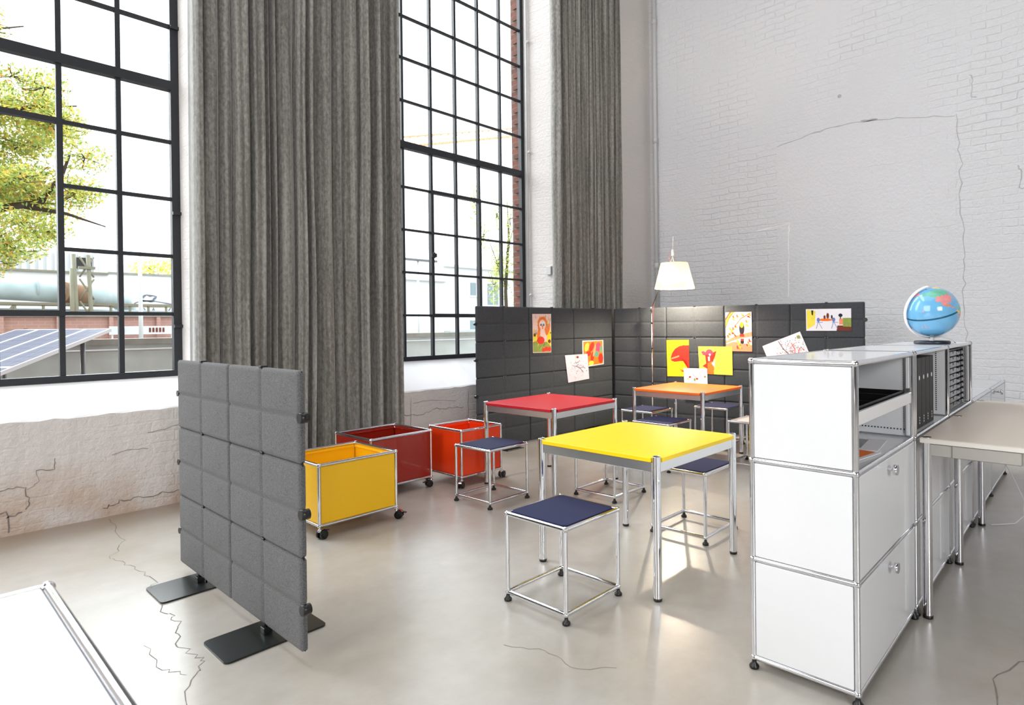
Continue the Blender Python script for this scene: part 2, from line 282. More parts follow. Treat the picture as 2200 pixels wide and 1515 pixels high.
# ------------------------------------------------------------------ mesh helpers
class MB:
    def __init__(s): s.v = []; s.f = []; s.sm = []; s.mi = []
    def add(s, vs, fs, smooth=False, mi=0, T=None):
        k = len(s.v)
        s.v += [tuple(T @ Vector(v)) for v in vs] if T is not None else [tuple(v) for v in vs]
        s.f += [tuple(i+k for i in f) for f in fs]
        if isinstance(smooth, list): s.sm += smooth
        else: s.sm += [smooth]*len(fs)
        s.mi += [mi]*len(fs) if not isinstance(mi, list) else mi
        return s
    def box(s, x0, x1, y0, y1, z0, z1, mi=0, T=None):
        vs = [(x, y, z) for z in (z0, z1) for y in (y0, y1) for x in (x0, x1)]
        fs = [(0, 2, 3, 1), (4, 5, 7, 6), (0, 1, 5, 4), (2, 6, 7, 3), (0, 4, 6, 2), (1, 3, 7, 5)]
        return s.add(vs, fs, False, mi, T)
    def bbox(s, x0, x1, y0, y1, z0, z1, b=.003, mi=0, T=None):   # box with bevelled edges
        vs = []; idx = {}
        xs = (x0, x1); ys = (y0, y1); zs = (z0, z1)
        for i in (0, 1):
            for j in (0, 1):
                for k in (0, 1):
                    sx = b if i == 0 else -b; sy = b if j == 0 else -b; sz = b if k == 0 else -b
                    for a in range(3):
                        p = [xs[i]+sx, ys[j]+sy, zs[k]+sz]; p[a] = (xs, ys, zs)[a][(i, j, k)[a]]
                        idx[(i, j, k, a)] = len(vs); vs.append(tuple(p))
        fs = []
        for a in range(3):
            o1, o2 = [q for q in range(3) if q != a]
            for sgn in (0, 1):
                ring = []
                for (p, q) in ((0, 0), (1, 0), (1, 1), (0, 1)):
                    c = [0, 0, 0]; c[a] = sgn; c[o1] = p; c[o2] = q; ring.append(idx[(c[0], c[1], c[2], a)])
                if (sgn == 0) ^ (a == 1): ring = ring[::-1]
                fs.append(tuple(ring))
        for a in range(3):      # edges along axis a
            o1, o2 = [q for q in range(3) if q != a]
            for p in (0, 1):
                for q in (0, 1):
                    c0 = [0, 0, 0]; c1 = [0, 0, 0]; c1[a] = 1
                    for c in (c0, c1): c[o1] = p; c[o2] = q
                    r = (idx[(*c0, o1)], idx[(*c1, o1)], idx[(*c1, o2)], idx[(*c0, o2)])
                    if (p == q) ^ (a == 1): r = r[::-1]
                    fs.append(r[::-1])
        for i in (0, 1):
            for j in (0, 1):
                for k in (0, 1):
                    r = (idx[(i, j, k, 0)], idx[(i, j, k, 1)], idx[(i, j, k, 2)])
                    if (i+j+k) % 2 == 0: r = r[::-1]
                    fs.append(r)
        return s.add(vs, fs, False, mi, T)
    def tube(s, a, b, r, n=14, mi=0, r2=None, caps=True):
        a = Vector(a); b = Vector(b); d = (b-a)
        if d.length < 1e-7: return s
        d.normalize(); t = Vector((0, 0, 1)) if abs(d.z) < .9 else Vector((1, 0, 0))
        u = d.cross(t).normalized(); v = d.cross(u).normalized(); r2 = r if r2 is None else r2
        vs = [a+(u*math.cos(2*PI*i/n)+v*math.sin(2*PI*i/n))*r for i in range(n)] + [b+(u*math.cos(2*PI*i/n)+v*math.sin(2*PI*i/n))*r2 for i in range(n)]
        fs = [(i, (i+1) % n, n+(i+1) % n, n+i) for i in range(n)]; sm = [True]*n
        if caps: fs += [tuple(range(n))[::-1], tuple(range(n, 2*n))]; sm += [False, False]
        return s.add(vs, fs, sm, mi)
    def path(s, pts, r, n=8, mi=0):
        pts = [Vector(p) for p in pts]; vs = []; fs = []; u = None
        for i, p in enumerate(pts):
            d = (pts[min(i+1, len(pts)-1)]-pts[max(i-1, 0)]).normalized()
            if u is None:
                t = Vector((0, 0, 1)) if abs(d.z) < .9 else Vector((1, 0, 0)); u = d.cross(t).normalized()
            else: u = (u-d*u.dot(d)).normalized()
            v = d.cross(u); rr = r[i] if isinstance(r, (list, tuple)) else r
            vs += [p+(u*math.cos(2*PI*k/n)+v*math.sin(2*PI*k/n))*rr for k in range(n)]
        for i in range(len(pts)-1):
            fs += [(i*n+k, i*n+(k+1) % n, (i+1)*n+(k+1) % n, (i+1)*n+k) for k in range(n)]
        sm = [True]*len(fs); fs += [tuple(range(n))[::-1], tuple(range((len(pts)-1)*n, len(pts)*n))]; sm += [False]*2
        return s.add(vs, fs, sm, mi)
    def ball(s, c, r, n=14, m=8, mi=0, sc=(1, 1, 1)):
        vs = []; fs = []
        for j in range(m+1):
            th = PI*j/m
            for i in range(n): vs.append((c[0]+sc[0]*r*math.sin(th)*math.cos(2*PI*i/n), c[1]+sc[1]*r*math.sin(th)*math.sin(2*PI*i/n), c[2]+sc[2]*r*math.cos(th)))
        for j in range(m): fs += [(j*n+i, (j+1)*n+i, (j+1)*n+(i+1) % n, j*n+(i+1) % n) for i in range(n)]
        return s.add(vs, fs, True, mi)
    def lathe(s, prof, c=(0, 0, 0), n=24, mi=0, T=None, smooth=True):
        vs = [(c[0]+r*math.cos(2*PI*i/n), c[1]+r*math.sin(2*PI*i/n), c[2]+z) for r, z in prof for i in range(n)]
        fs = []
        for j in range(len(prof)-1): fs += [(j*n+i, j*n+(i+1) % n, (j+1)*n+(i+1) % n, (j+1)*n+i) for i in range(n)]
        return s.add(vs, fs, smooth, mi, T)
    def prism(s, poly, z0, z1, mi=0, T=None):
        n = len(poly)
        vs = [(x, y, z0) for x, y in poly]+[(x, y, z1) for x, y in poly]
        fs = [tuple(range(n))[::-1], tuple(range(n, 2*n))]+[(i, (i+1) % n, n+(i+1) % n, n+i) for i in range(n)]
        return s.add(vs, fs, False, mi, T)
    def build(s, name, mats, parent=None, loc=None):
        me = bpy.data.meshes.new(name); me.from_pydata(s.v, [], s.f)
        if not isinstance(mats, (list, tuple)): mats = [mats]
        for m in mats: me.materials.append(M[m] if isinstance(m, str) else m)
        me.polygons.foreach_set('use_smooth', s.sm); me.polygons.foreach_set('material_index', s.mi); me.update()
        o = bpy.data.objects.new(name, me); C.objects.link(o)
        if parent is not None: o.parent = parent
        if loc is not None: o.location = loc
        return o
def tag(o, label=None, cat=None, group=None, kind=None):
    if label: o['label'] = label
    if cat: o['category'] = cat
    if group: o['group'] = group
    if kind: o['kind'] = kind
    return o
def thing(name, label, cat, loc=(0, 0, 0), rz=0, group=None, kind=None):
    o = bpy.data.objects.new(name, None); C.objects.link(o); o.location = loc; o.rotation_euler = (0, 0, rz)
    o.empty_display_size = .1
    return tag(o, label, cat, group, kind)
def dup(root, loc, rz, label, group=None):
    r = root.copy(); C.objects.link(r); r.location = loc; r.rotation_euler = (0, 0, rz); r['label'] = label
    if group: r['group'] = group
    for ch in list(root.children):
        c = ch.copy(); C.objects.link(c); c.parent = r
        for g in list(ch.children):
            d = g.copy(); C.objects.link(d); d.parent = c
    return r
def struct(name, mb, mat, label=None, parent=None):
    o = mb.build(name, mat, parent)
    if parent is None: o['kind'] = 'structure'
    if label: o['label'] = label
    return o

# ------------------------------------------------------------------ the hall
WV = 4.97; FU = 7.33; TOPZ = 8.3; GV = 5.46
m = MB(); m.box(-9, FU+.2, -6.7, 5.6, -.12, 0); floor = struct('floor', m, 'floor', 'worn light grey polished concrete floor with fine cracks')
def ribbon(mb, pts, wd, nrm, jit=0, mi=0, sub=4):
    P = []
    for a, b in zip(pts[:-1], pts[1:]):
        for k in range(sub):
            t = k/sub; p = Vector(a).lerp(Vector(b), t)
            if k: p += Vector([rnd.uniform(-jit, jit) if nrm[i] == 0 else 0 for i in range(3)])
            P.append(p)
    P.append(Vector(pts[-1])); n = Vector(nrm); vs = []
    for i, p in enumerate(P):
        d = (P[min(i+1, len(P)-1)]-P[max(i-1, 0)]).normalized(); s = d.cross(n)*wd*.5*rnd.uniform(.5, 1.2)
        vs += [p+s, p-s]
    mb.add(vs, [(2*i, 2*i+1, 2*i+3, 2*i+2) for i in range(len(P)-1)])
m = MB()
fz = .0006
ribbon(m, [(x, y, fz) for x, y in ((.969, 4.90), (.93, 4.33), (.807, 4.09), (.845, 3.85), (.87, 3.54), (.816, 3.36), (.80, 3.06), (.818, 2.94), (.74, 2.72), (.78, 2.55), (.70, 2.42), (.623, 2.2))], .004, (0, 0, 1), .018, sub=7)
ribbon(m, [(x, y, fz) for x, y in ((.66, 2.83), (.654, 2.57), (.70, 2.47))], .003, (0, 0, 1), .012, sub=5)
ribbon(m, [(x, y, fz) for x, y in ((1.55, 1.75), (1.62, 1.6), (1.6, 1.45), (1.7, 1.32))], .003, (0, 0, 1), .012, sub=5)
ribbon(m, [(x, y, fz) for x, y in ((2.2, .25), (2.5, .28), (2.9, .1), (3.2, .05), (3.7, -.2))], .006, (0, 0, 1), .015, sub=6)
ribbon(m, [(x, y, fz) for x, y in ((2.1, .1), (2.3, -.05), (2.6, -.12))], .004, (0, 0, 1), .012, sub=5)
m.build('crack', 'crack', floor)
m = MB(); m.box(-9, FU+.2, -6.7, 5.8, TOPZ, TOPZ+.15); struct('ceiling', m, 'hall_ceiling', 'plain hall ceiling')
m = MB(); m.box(FU, FU+.25, -6.7, 5.8, 0, TOPZ); far = struct('wall_right', m, 'wall_far', 'tall grey white painted brick wall at the right')
x = FU-.0012
m = MB()
def vz(*pts): return [(x, a, b) for a, b in pts]
ribbon(m, vz((3.07, 3.42), (2.6, 3.50), (2.2, 3.52), (1.7, 3.47), (1.15, 3.36)), .012, (1, 0, 0), .01, sub=6)
ribbon(m, vz((1.14, 3.38), (1.10, 2.9), (1.11, 2.4), (1.07, 1.9), (1.09, 1.45), (1.05, .9)), .009, (1, 0, 0), .02, sub=8)
ribbon(m, vz((2.08, 3.52), (1.9, 3.5)), .02, (1, 0, 0), .005)
for a, b in ((.62, 2.75), (1.02, 3.75)):
    ribbon(m, vz((a, b), (a-.03, b-.06), (a-.01, b-.22), (a-.06, b-.24)), .010, (1, 0, 0), .01, sub=4)
m.tube((FU-.003, 2.31, 3.86), (FU-.0005, 2.31, 3.86), .022, 14); m.tube((FU-.004, 2.31, 3.86), (FU-.0005, 2.31, 3.86), .010, 10)
m.build('crack', 'crack_far', far)
m = MB(); ribbon(m, vz((3.35, 2.40), (2.92, 2.45), (2.93, 2.3), (2.94, 1.55)), .012, (1, 0, 0), .006, sub=6)
m.build('paint_mark', 'crack_light', far)
m = MB(); m.box(-9, FU+.2, -6.9, -6.7, 0, TOPZ); struct('wall_front', m, 'wall_plain', 'plain hall wall behind the viewer')
m = MB(); m.box(-9.2, -9, -6.9, 5.8, 0, TOPZ); struct('wall_back', m, 'wall_plain', 'plain hall end wall')

WINS = [(-.53, 1.545, .685, .868), (3.17, 5.25, .62, .872), (-4.25, -2.15, .685, .868)]
WTOP = 7.15
m = MB()
edges = sorted(WINS); prev = -9
for (a, b, z1, z2) in edges:
    m.box(prev, a, WV, 5.50, 0, TOPZ); prev = b
    m.box(a, b, WV, 5.50, WTOP, TOPZ)
m.box(prev, FU, WV, 5.50, 0, TOPZ)
for (a, b, z1, z2) in edges:   # breast wall below the window; its sloping top is the plastered sill
    n = 30; vs = []; fs = []; sm = []
    for i in range(n+1):
        u = a+(b-a)*i/n; j = rnd.uniform(-.006, .006)
        vs += [(u, WV, 0), (u, WV+rnd.uniform(0, .004), z1-.012+j), (u, WV+.014, z1+j*.6), (u, 5.44, z2), (u, 5.5, z2), (u, 5.5, 0)]
    mi = []
    for i in range(n):
        k = 6*i
        for q in range(5): fs.append((k+q, k+6+q, k+7+q, k+1+q)[::-1]); mi.append(1 if q in (1, 2, 3) else 0)
    m.add(vs, [f[::-1] for f in fs], False, mi)
wl = struct('wall_left', m, ['wall_win', 'sill'], 'white painted brick window wall with tall window openings')
m = MB(); prev = -9
for (a, b, z1, z2) in edges:
    m.box(prev, a, 5.50, 5.66, -.3, TOPZ); prev = b
    m.box(a, b, 5.50, 5.66, WTOP, TOPZ); m.box(a, b, 5.50, 5.66, -.3, z2-.03)
m.box(prev, FU+.25, 5.50, 5.66, -.3, TOPZ)
# brick teeth along the outer jambs
for (a, b, z1, z2) in edges:
    z = z2
    while z < WTOP-.1: m.box(b-.016, b, 5.52, 5.60, z, z+.06); z += .144
m.build('outer_brick_skin', 'redbrick', wl)
m = MB(); y = WV-.0012
def uz(*pts): return [(a, y, b) for a, b in pts]
ribbon(m, uz((.628, .37), (.714, .36), (.715, .43)), .005, (0, 1, 0), .004)
ribbon(m, uz((.628, .37), (.64, .30), (.584, .26)), .003, (0, 1, 0), .006)
ribbon(m, uz((.40, .27), (.50, .285), (.58, .275), (.59, .19), (.58, .14)), .006, (0, 1, 0), .01)
ribbon(m, uz((.42, .14), (.49, .15), (.50, .02)), .009, (0, 1, 0), .008); ribbon(m, uz((.49, .11), (.56, .13)), .009, (0, 1, 0), .006)
ribbon(m, uz((1.20, .52), (1.3, .53), (1.4, .56)), .004, (0, 1, 0), .005); ribbon(m, uz((1.0, .4), (1.1, .42), (1.2, .41)), .003, (0, 1, 0), .006)
ribbon(m, uz((.95, .06), (1.05, .09), (1.2, .08), (1.38, .09)), .007, (0, 1, 0), .012, sub=8)
ribbon(m, uz((3.20, .40), (3.4, .38), (3.55, .42), (3.7, .41), (3.9, .40)), .005, (0, 1, 0), .008, sub=7)
ribbon(m, uz((3.3, .50), (3.5, .51), (3.8, .47)), .003, (0, 1, 0), .006); ribbon(m, uz((3.28, .55), (3.27, .3), (3.28, .1)), .004, (0, 1, 0), .004)
ribbon(m, uz((3.96, .56), (3.955, .3), (3.96, .05)), .004, (0, 1, 0), .003)
m.build('crack', 'crack', wl)

ZB = [.892, 1.345, 1.79, 2.23, 2.67, 3.10, 3.56, 4.0, 4.43, 4.87, 5.31, 5.75, 6.19, 6.63, 7.10]
def window(name, a, b, us, zb, sash, wd, label):
    t = thing(name, label, None, (a, GV, zb)); t['kind'] = 'structure'
    L_ = lambda mb: mb
    def fr(mb, u0, u1, z0, z1, d=.02): mb.box(u0-a, u1-a, -d, d, z0-zb, z1-zb)
    m = MB(); fw = .055
    fr(m, a, a+fw, zb, WTOP, .026); fr(m, b-fw, b, zb, WTOP, .026); fr(m, a+fw, b-fw, zb, zb+.045, .03); fr(m, a+fw, b-fw, WTOP-.05, WTOP, .026)
    m.build('window_frame', 'darkmetal', t)
    m = MB(); fr(m, a+fw, b-fw, 3.10-.035, 3.10+.035, .034); m.build('transom', 'darkmetal', t)
    s0, s1 = sash[0], sash[1]
    for u in us:
        m = MB()
        if s0+.02 < u < s1-.02:
            if sash[4]: fr(m, u-wd/2, u+wd/2, zb+.045, sash[2]); fr(m, u-wd/2, u+wd/2, sash[3], WTOP-.05)
            else: fr(m, u-wd/2, u+wd/2, zb+.045, WTOP-.05)
        else: fr(m, u-wd/2, u+wd/2, zb+.045, WTOP-.05)
        m.build('mullion', 'darkmetal', t)
    for z in ZB[1:-1]:
        if abs(z-3.10) < .01: continue
        m = MB()
        hw = wd*.42
        if sash[4] and sash[2]+.02 < z < sash[3]-.02:
            fr(m, a+fw, s0, z-hw, z+hw, .016); fr(m, s1, b-fw, z-hw, z+hw, .016)
        else: fr(m, a+fw, b-fw, z-hw, z+hw, .016)
        m.build('glazing_bar', 'darkmetal', t)
    # the casement: a frame of its own, with catch
    m = MB(); f2 = .034
    fr(m, s0-f2/2, s0+f2/2, sash[2]-.017, sash[3]+.017, .028); fr(m, s1-f2/2, s1+f2/2, sash[2]-.017, sash[3]+.017, .028)
    fr(m, s0, s1, sash[2]-.02, sash[2]+.02, .027); fr(m, s0, s1, sash[3]-.018, sash[3]+.018, .027)
    sc = m.build('casement', 'darkmetal', t)
    m = MB(); zc = (sash[2]+sash[3])/2-.02; m.box(s0-a-.03, s0-a+.03, -.055, -.028, zc-zb-.02, zc-zb+.02); m.tube((s0-a, -.05, zc-zb-.03), (s0-a, -.05, zc-zb+.03), .012, 10)
    m.build('catch', 'darkmetal', sc)
    m = MB(); fr(m, a+fw, b-fw, zb+.045, WTOP-.05, .001); m.build('pane', 'glass', t)
    return t
window('window_1', -.53, 1.545, (-.17, .17, .505, .833, 1.165), .868, (.17, .833, 1.345, 2.67, True), .031, 'tall black steel grid window at the left of the curtain')
window('window_2', 3.17, 5.25, (3.532, 3.88, 4.207, 4.532, 4.867), .872, (3.88, 4.532, 1.345, 2.67, False), .026, 'tall black steel grid window between the two curtains')
window('window_3', -4.25, -2.15, (-3.9, -3.55, -3.2, -2.85, -2.5), .868, (-3.55, -2.85, 1.345, 2.67, False), .026, 'tall black steel grid window out of view')
# fixing clips of the frame, conduit in the right reveal
m = MB()
for z in (1.25, 2.12, 3.55, 4.6): m.box(1.49, 1.56, GV-.05, GV-.02, z-.012, z+.012)
tag(m.build('fixing_clip', 'darkmetal', bpy.data.objects['window_1']))
bpy.data.objects['fixing_clip'].location = (.53, -GV, -.868)
m = MB(); m.tube((5.222, 5.36, .9), (5.222, 5.36, 7.0), .014, 10)
for z in (1.6, 3.35, 4.7, 6.0): m.tube((5.222, 5.33, z), (5.248, 5.33, z), .006, 8); m.ball((5.22, 5.32, z), .018)
tag(m.build('conduit', 'pipe'), 'thin white conduit running up the reveal beside the right window frame', 'pipe')
m = MB(); m.bbox(5.22, 5.25, 4.98, 5.06, 1.83, 1.93, .004); tag(m.build('junction_box', 'pipe'), 'small grey junction box on the window reveal near the right curtain', 'junction box')
m = MB(); m.tube((7.27, 4.84, 0), (7.27, 4.84, 8.28), .026, 14)
for z in (.6, 2.1, 3.9, 5.6, 7.3): m.tube((7.27, 4.84, z-.09), (7.27, 4.84, z+.0), .032, 14); m.box(7.28, 7.328, 4.83, 4.85, z-.01, z+.01)
tag(m.build('drain_pipe', 'pipe'), 'vertical grey white pipe in the corner of the painted brick walls', 'pipe')

# ------------------------------------------------------------------ curtains
def curtain(name, u0b, u1b, u0t, u1t, v, z0, z1, pleats, label, seed, amp):
    r = random.Random(seed)
    # plan of the folds: rounded lobes facing the room with sharp creases between, of uneven width
    wid = [r.uniform(.45, 2.1) for _ in range(pleats)]; tot = sum(wid); per = 14
    pts = []   # (s, depth) along the hem
    acc = 0
    for k, q in enumerate(wid):
        d = amp*r.uniform(.55, 1.15); lean = r.uniform(-.16, .16); sub = r.uniform(-.22, .22); deep = r.uniform(0.1, 1.0)
        for i in range(per):
            t = i/per
            depth = d*(abs(math.sin(PI*t))**.55) + d*sub*math.sin(3*PI*t+lean*6) - (deep*amp*.5 if i == 0 else 0)
            pts.append(((acc+q*(t+lean*math.sin(PI*t)*.6))/tot, depth))
        acc += q
    pts.append((1.0, 0.0))
    nz = 46; vs = []; fs = []; n = len(pts)
    ph = [r.uniform(0, 6.28) for _ in range(6)]
    for j in range(nz+1):
        h = j/nz; z = z0+(z1-z0)*h
        ua = u0b+(u0t-u0b)*h; ub = u1b+(u1t-u1b)*h
        for (s, d) in pts:
            env = 4*s*(1-s)
            ds = env*(.0035*math.sin(2.2*z+ph[0]+9*s)+.004*math.sin(5*s*PI+.6*z+ph[1]))
            dd = d*(1+.12*math.sin(.9*z+14*s+ph[2]))+.003*math.sin(3*z+30*s+ph[3])
            vs.append((ua+(ub-ua)*(s+ds), v-dd, z))
    for j in range(nz): fs += [(j*n+i, j*n+i+1, (j+1)*n+i+1, (j+1)*n+i) for i in range(n-1)]
    m = MB(); m.add(vs, fs, True)
    o = m.build(name, 'curtain'); sol = o.modifiers.new('thickness', 'SOLIDIFY'); sol.thickness = .004
    return tag(o, label, 'curtain')
curtain('curtain', 1.43, 3.055, 1.47, 3.09, 4.84, .015, 8.0, 17, 'wide grey crushed velvet curtain hanging on the pier between the two windows', 3, .11)
curtain('curtain', 5.14, 6.42, 5.16, 6.42, 4.86, .015, 8.0, 19, 'narrower grey velvet curtain hanging right of the far window behind the dark screen', 11, .10)
for nme, a, b in (('curtain_rail', 1.35, 3.2), ('curtain_rail', 5.05, 6.5)):
    m = MB(); m.box(a, b, 4.72, 4.86, 8.0, 8.04); m.box(a+.1, a+.13, 4.78, 4.80, 8.04, 8.3); m.box(b-.13, b-.1, 4.78, 4.80, 8.04, 8.3)
    tag(m.build(nme, 'darkmetal'), 'rail above the '+('wide curtain between the windows' if a < 2 else 'narrow curtain by the corner'), 'curtain rail')

# ------------------------------------------------------------------ felt screens
PW, PH = .705, .35
def panel_mesh(w, h, th=.011, side=1, gap=.0018, rows=2, cols=2, gd=.0065):
    """one pressed-felt shell: soft rounded border and a cross-shaped crease, front at local -Y*side"""
    nx, nz = 56, 36; vs = []; fs = []
    def ax(n, L, k):
        out = []
        for i in range(n+1):
            out.append(i/n*L)
        return out
    X = ax(nx, w-2*gap, cols); Z = ax(nz, h-2*gap, rows); W = w-2*gap; H = h-2*gap
    for z in Z:
        for xx in X:
            e = min(xx, W-xx, z, H-z); k = min(1, e/.010); dep = th*math.sqrt(max(0, 1-(1-k)**2))*.55+th*.45
            g = 0
            for c in range(1, cols): g = max(g, math.exp(-((xx-W*c/cols)/.0085)**2))
            for c in range(1, rows): g = max(g, math.exp(-((z-H*c/rows)/.0075)**2))
            # corner rounding of the outline
            px, pz = xx, z; rc = .014
            cxx = min(max(px, rc), W-rc); czz = min(max(pz, rc), H-rc); dd = math.hypot(px-cxx, pz-czz)
            if dd > rc: px = cxx+(px-cxx)*rc/dd; pz = czz+(pz-czz)*rc/dd
            q = 1+.25*math.sin(px*PI*cols/W)**2*math.sin(pz*PI*rows/H)**2
            vs.append((gap+px, -side*(.002+dep-gd*g)*(q if g < .3 else 1), gap+pz))
    nn = nx+1
    for j in range(nz): fs += [(j*nn+i, j*nn+i+1, (j+1)*nn+i+1, (j+1)*nn+i)[::side] for i in range(nx)]
    k = len(vs)
    # flat back so that each shell is a closed body
    ring = [i for i in range(nn)]+[j*nn+nx for j in range(1, nz+1)]+[nz*nn+i for i in range(nx-1, -1, -1)]+[j*nn for j in range(nz-1, 0, -1)]
    for i in ring: vs.append((vs[i][0], side*.0002*0, vs[i][2]))
    L = len(ring)
    fs2 = [((ring[i]), k+i, k+(i+1) % L, ring[(i+1) % L])[::side] for i in range(L)] + [tuple(range(k, k+L))[::-side]]
    m = MB(); m.add(vs, fs, True); m.add([], [], False)
    m.f += fs2; m.sm += [False]*len(fs2); m.mi += [0]*len(fs2)
    return m
def screen(name, label, cols, rows, z0, loc, rz, mat, w=PW, h=PH, discs_left=(), discs_right=(), feet=True, cat='privacy screen'):
    """stands along local +X from the empty, faces local -Y"""
    t = thing(name, label, cat, loc, rz)
    f = panel_mesh(w, h, side=1).build('panel', mat, t, (0, 0, z0)); bk = panel_mesh(w, h, side=-1).build('back_panel', mat, t, (0, 0, z0))
    for c in range(cols):
        for r in range(rows):
            if c == r == 0: continue
            for s in (f, bk):
                d = s.copy(); C.objects.link(d); d.parent = t; d.location = (c*w, 0, z0+r*h)
    m = MB(); m.box(.004, cols*w-.004, -.0015, .0015, z0+.004, z0+rows*h-.004); m.build('gap_light_block', 'black', t)  # black sheet added inside so no light shows through the panel gaps
    for c in range(cols*2):
        if c % 2: # rail through the middle of each panel column, with clips at the joints
            xx = (c)*w/2
            m = MB(); m.tube((xx, 0, z0-.02), (xx, 0, z0+rows*h+.004), .004, 8); m.build('rail', 'black', t)
            for r in range(1, rows+1):
                m = MB(); zz = z0+r*h; m.bbox(xx-.011, xx+.011, -.0135, .0135, zz-.004, zz+.005, .001); m.build('clip', 'black', t)
                if r < rows:
                    for s in (-.012, .012): pass
    for zz in discs_right: m = MB(); m.tube((cols*w+.002, -.016, zz), (cols*w+.002, .016, zz), .019, 20); m.build('edge_disc', 'black', t)
    for zz in discs_left: m = MB(); m.tube((-.002, -.014, zz), (-.002, .014, zz), .015, 20); m.build('edge_disc', 'black', t)
    return t
# free-standing screen near the left; local x runs towards the camera (-Y of the room), face towards -X of the room
fs_ = screen('free_standing_screen', 'mottled grey felt screen of six panels on two black foot plates, left', 2, 3, .045, (1.0, 3.56, 0), -PI/2, 'felt', w=.680, h=.342,
             discs_left=(.203, .552, .900), discs_right=(.203, .548, .898))
for k, (ya, yb) in enumerate(((3.185, 3.435), (2.425, 2.665))):
    lx = 3.56-(ya+yb)/2; hw = (yb-ya)/2
    m = MB(); poly = []
    x0, x1, y0, y1, rc = lx-hw, lx+hw, -.19, .19, .02      # local x, local y; local -Y is room -X
    for cx, cy, a0 in ((x1-rc, y1-rc, 0), (x0+rc, y1-rc, 90), (x0+rc, y0+rc, 180), (x1-rc, y0+rc, 270)):
        for q in range(6): a = R(a0+q*18); poly.append((cx+rc*math.cos(a), cy+rc*math.sin(a)))
    m.prism(poly, 0.001, .008)
    for sx in (x0+.02, x1-.02):
        for sy in (y0+.02, y1-.02): m.tube((sx, sy, .008), (sx, sy, .0086), .0035, 8)
    ft = m.build('foot_plate', 'blacksteel', fs_)
    m = MB(); m.bbox(lx-.018, lx+.018, -.016, .016, .008, .034, .002); m.tube((lx, 0, .03), (lx, 0, .07), .007, 10); m.build('bracket', 'black', ft)

ZL = .02
ls_ = screen('partition_screen', 'black felt partition screen below the right window, with three drawings pinned on it', 3, 4, ZL, (3.735, 4.565, 0), 0, 'feltdark', discs_left=(.195, .545, .895, 1.245))
RSA = math.atan2(1.68-4.53, 6.15-5.83)
rs_ = screen('partition_screen', 'charcoal felt partition screen before the far wall, carrying six drawings and prints', 4, 4, ZL, (5.862, 4.53, 0), RSA, 'feltdark', discs_right=(.195, .545, .895, 1.245))
for t, n in ((ls_, 3), (rs_, 4)):
    for c in range(n):
        m = MB(); xx = (c+.5)*PW; m.bbox(xx-.11, xx+.11, -.17, .17, .001, .008, .002); m.bbox(xx-.015, xx+.015, -.015, .015, .008, .03, .002); m.build('foot_plate', 'blacksteel', t)
    # small chrome pins at the clip positions
    for c in range(n):
        for r in range(1, 4):
            m = MB()
            for s in (-.012, .012): m.ball(((c+.5)*PW+s, -.0165, ZL+r*PH), .0038, 8, 6)
            m.build('pin', 'chrome', t)

# ------------------------------------------------------------------ pictures on the screens
def picture(quad, shapes, mats, name, label, cat, base_mat, loc, rz, group=None, curl=0, off=.0185):
    """quad: corners TL,TR,BR,BL in metres (s, z) on the screen plane; shapes: (material index, [(u,v)...], closed polygon) in unit coordinates, v down"""
    t = thing(name, label, cat, loc, rz, group)
    TL, TR, BR, BL = [Vector(q) for q in quad]
    o = (TL+TR+BR+BL)/4
    def P(u, v, d=0):
        p = (TL.lerp(TR, u)).lerp(BL.lerp(BR, u), v)
        bend = curl*(2*v-1)**2*(.4+.6*u)
        return (p.x, -off-bend-d, p.y)
    m = MB(); n = 8; vs = [P(i/n, j/n) for j in range(n+1) for i in range(n+1)]
    k = len(vs); vs += [(a, b+.0006, c) for a, b, c in vs]
    fs = [(j*(n+1)+i, (j+1)*(n+1)+i, (j+1)*(n+1)+i+1, j*(n+1)+i+1) for j in range(n) for i in range(n)]
    m.add(vs, fs+[tuple(q+k for q in f[::-1]) for f in fs], True, 0)
    for li, (mi, poly) in enumerate(shapes):
        d = .0003+.00003*li
        # fan around the centroid
        cu = sum(p[0] for p in poly)/len(poly); cv = sum(p[1] for p in poly)/len(poly)
        vs = [P(cu, cv, d)]+[P(min(max(a, 0), 1), min(max(b, 0), 1), d) for a, b in poly]; L = len(poly)
        m.add(vs, [(0, 1+i, 1+(i+1) % L) for i in range(L)], False, mi)
    m.build('sheet', [base_mat]+mats, t)
    return t
def el(cx, cy, rx, ry, n=18, a=0):
    c, s = math.cos(R(a)), math.sin(R(a)); return [(cx+rx*math.cos(2*PI*i/n)*c-ry*math.sin(2*PI*i/n)*s, cy+rx*math.cos(2*PI*i/n)*s+ry*math.sin(2*PI*i/n)*c) for i in range(n)]
def stroke(pts, w):   # thin quads along a line
    out = []
    for (a, b), (c, d) in zip(pts[:-1], pts[1:]):
        dx, dy = c-a, d-b; L = math.hypot(dx, dy) or 1; nx, ny = -dy/L*w/2, dx/L*w/2
        out.append([(a+nx, b+ny), (c+nx, d+ny), (c-nx, d-ny), (a-nx, b-ny)])
    return out
PM = ['red_p', 'orange_p', 'yellow_p', 'green_p', 'black_p', 'brown_p', 'pink_p', 'white_p', 'salmon_p', 'teal_p', 'rose_p', 'blue_p', 'paleyellow_p']
red, ora, yel, gre, blk, bro, pnk, wht, sal, tea, ros, blu, pye = range(1, 14)
r = random.Random(5)
LS = ((3.735, 4.565, 0), 0); RS = ((5.862, 4.53, 0), RSA)
sx = lambda u: u-3.735
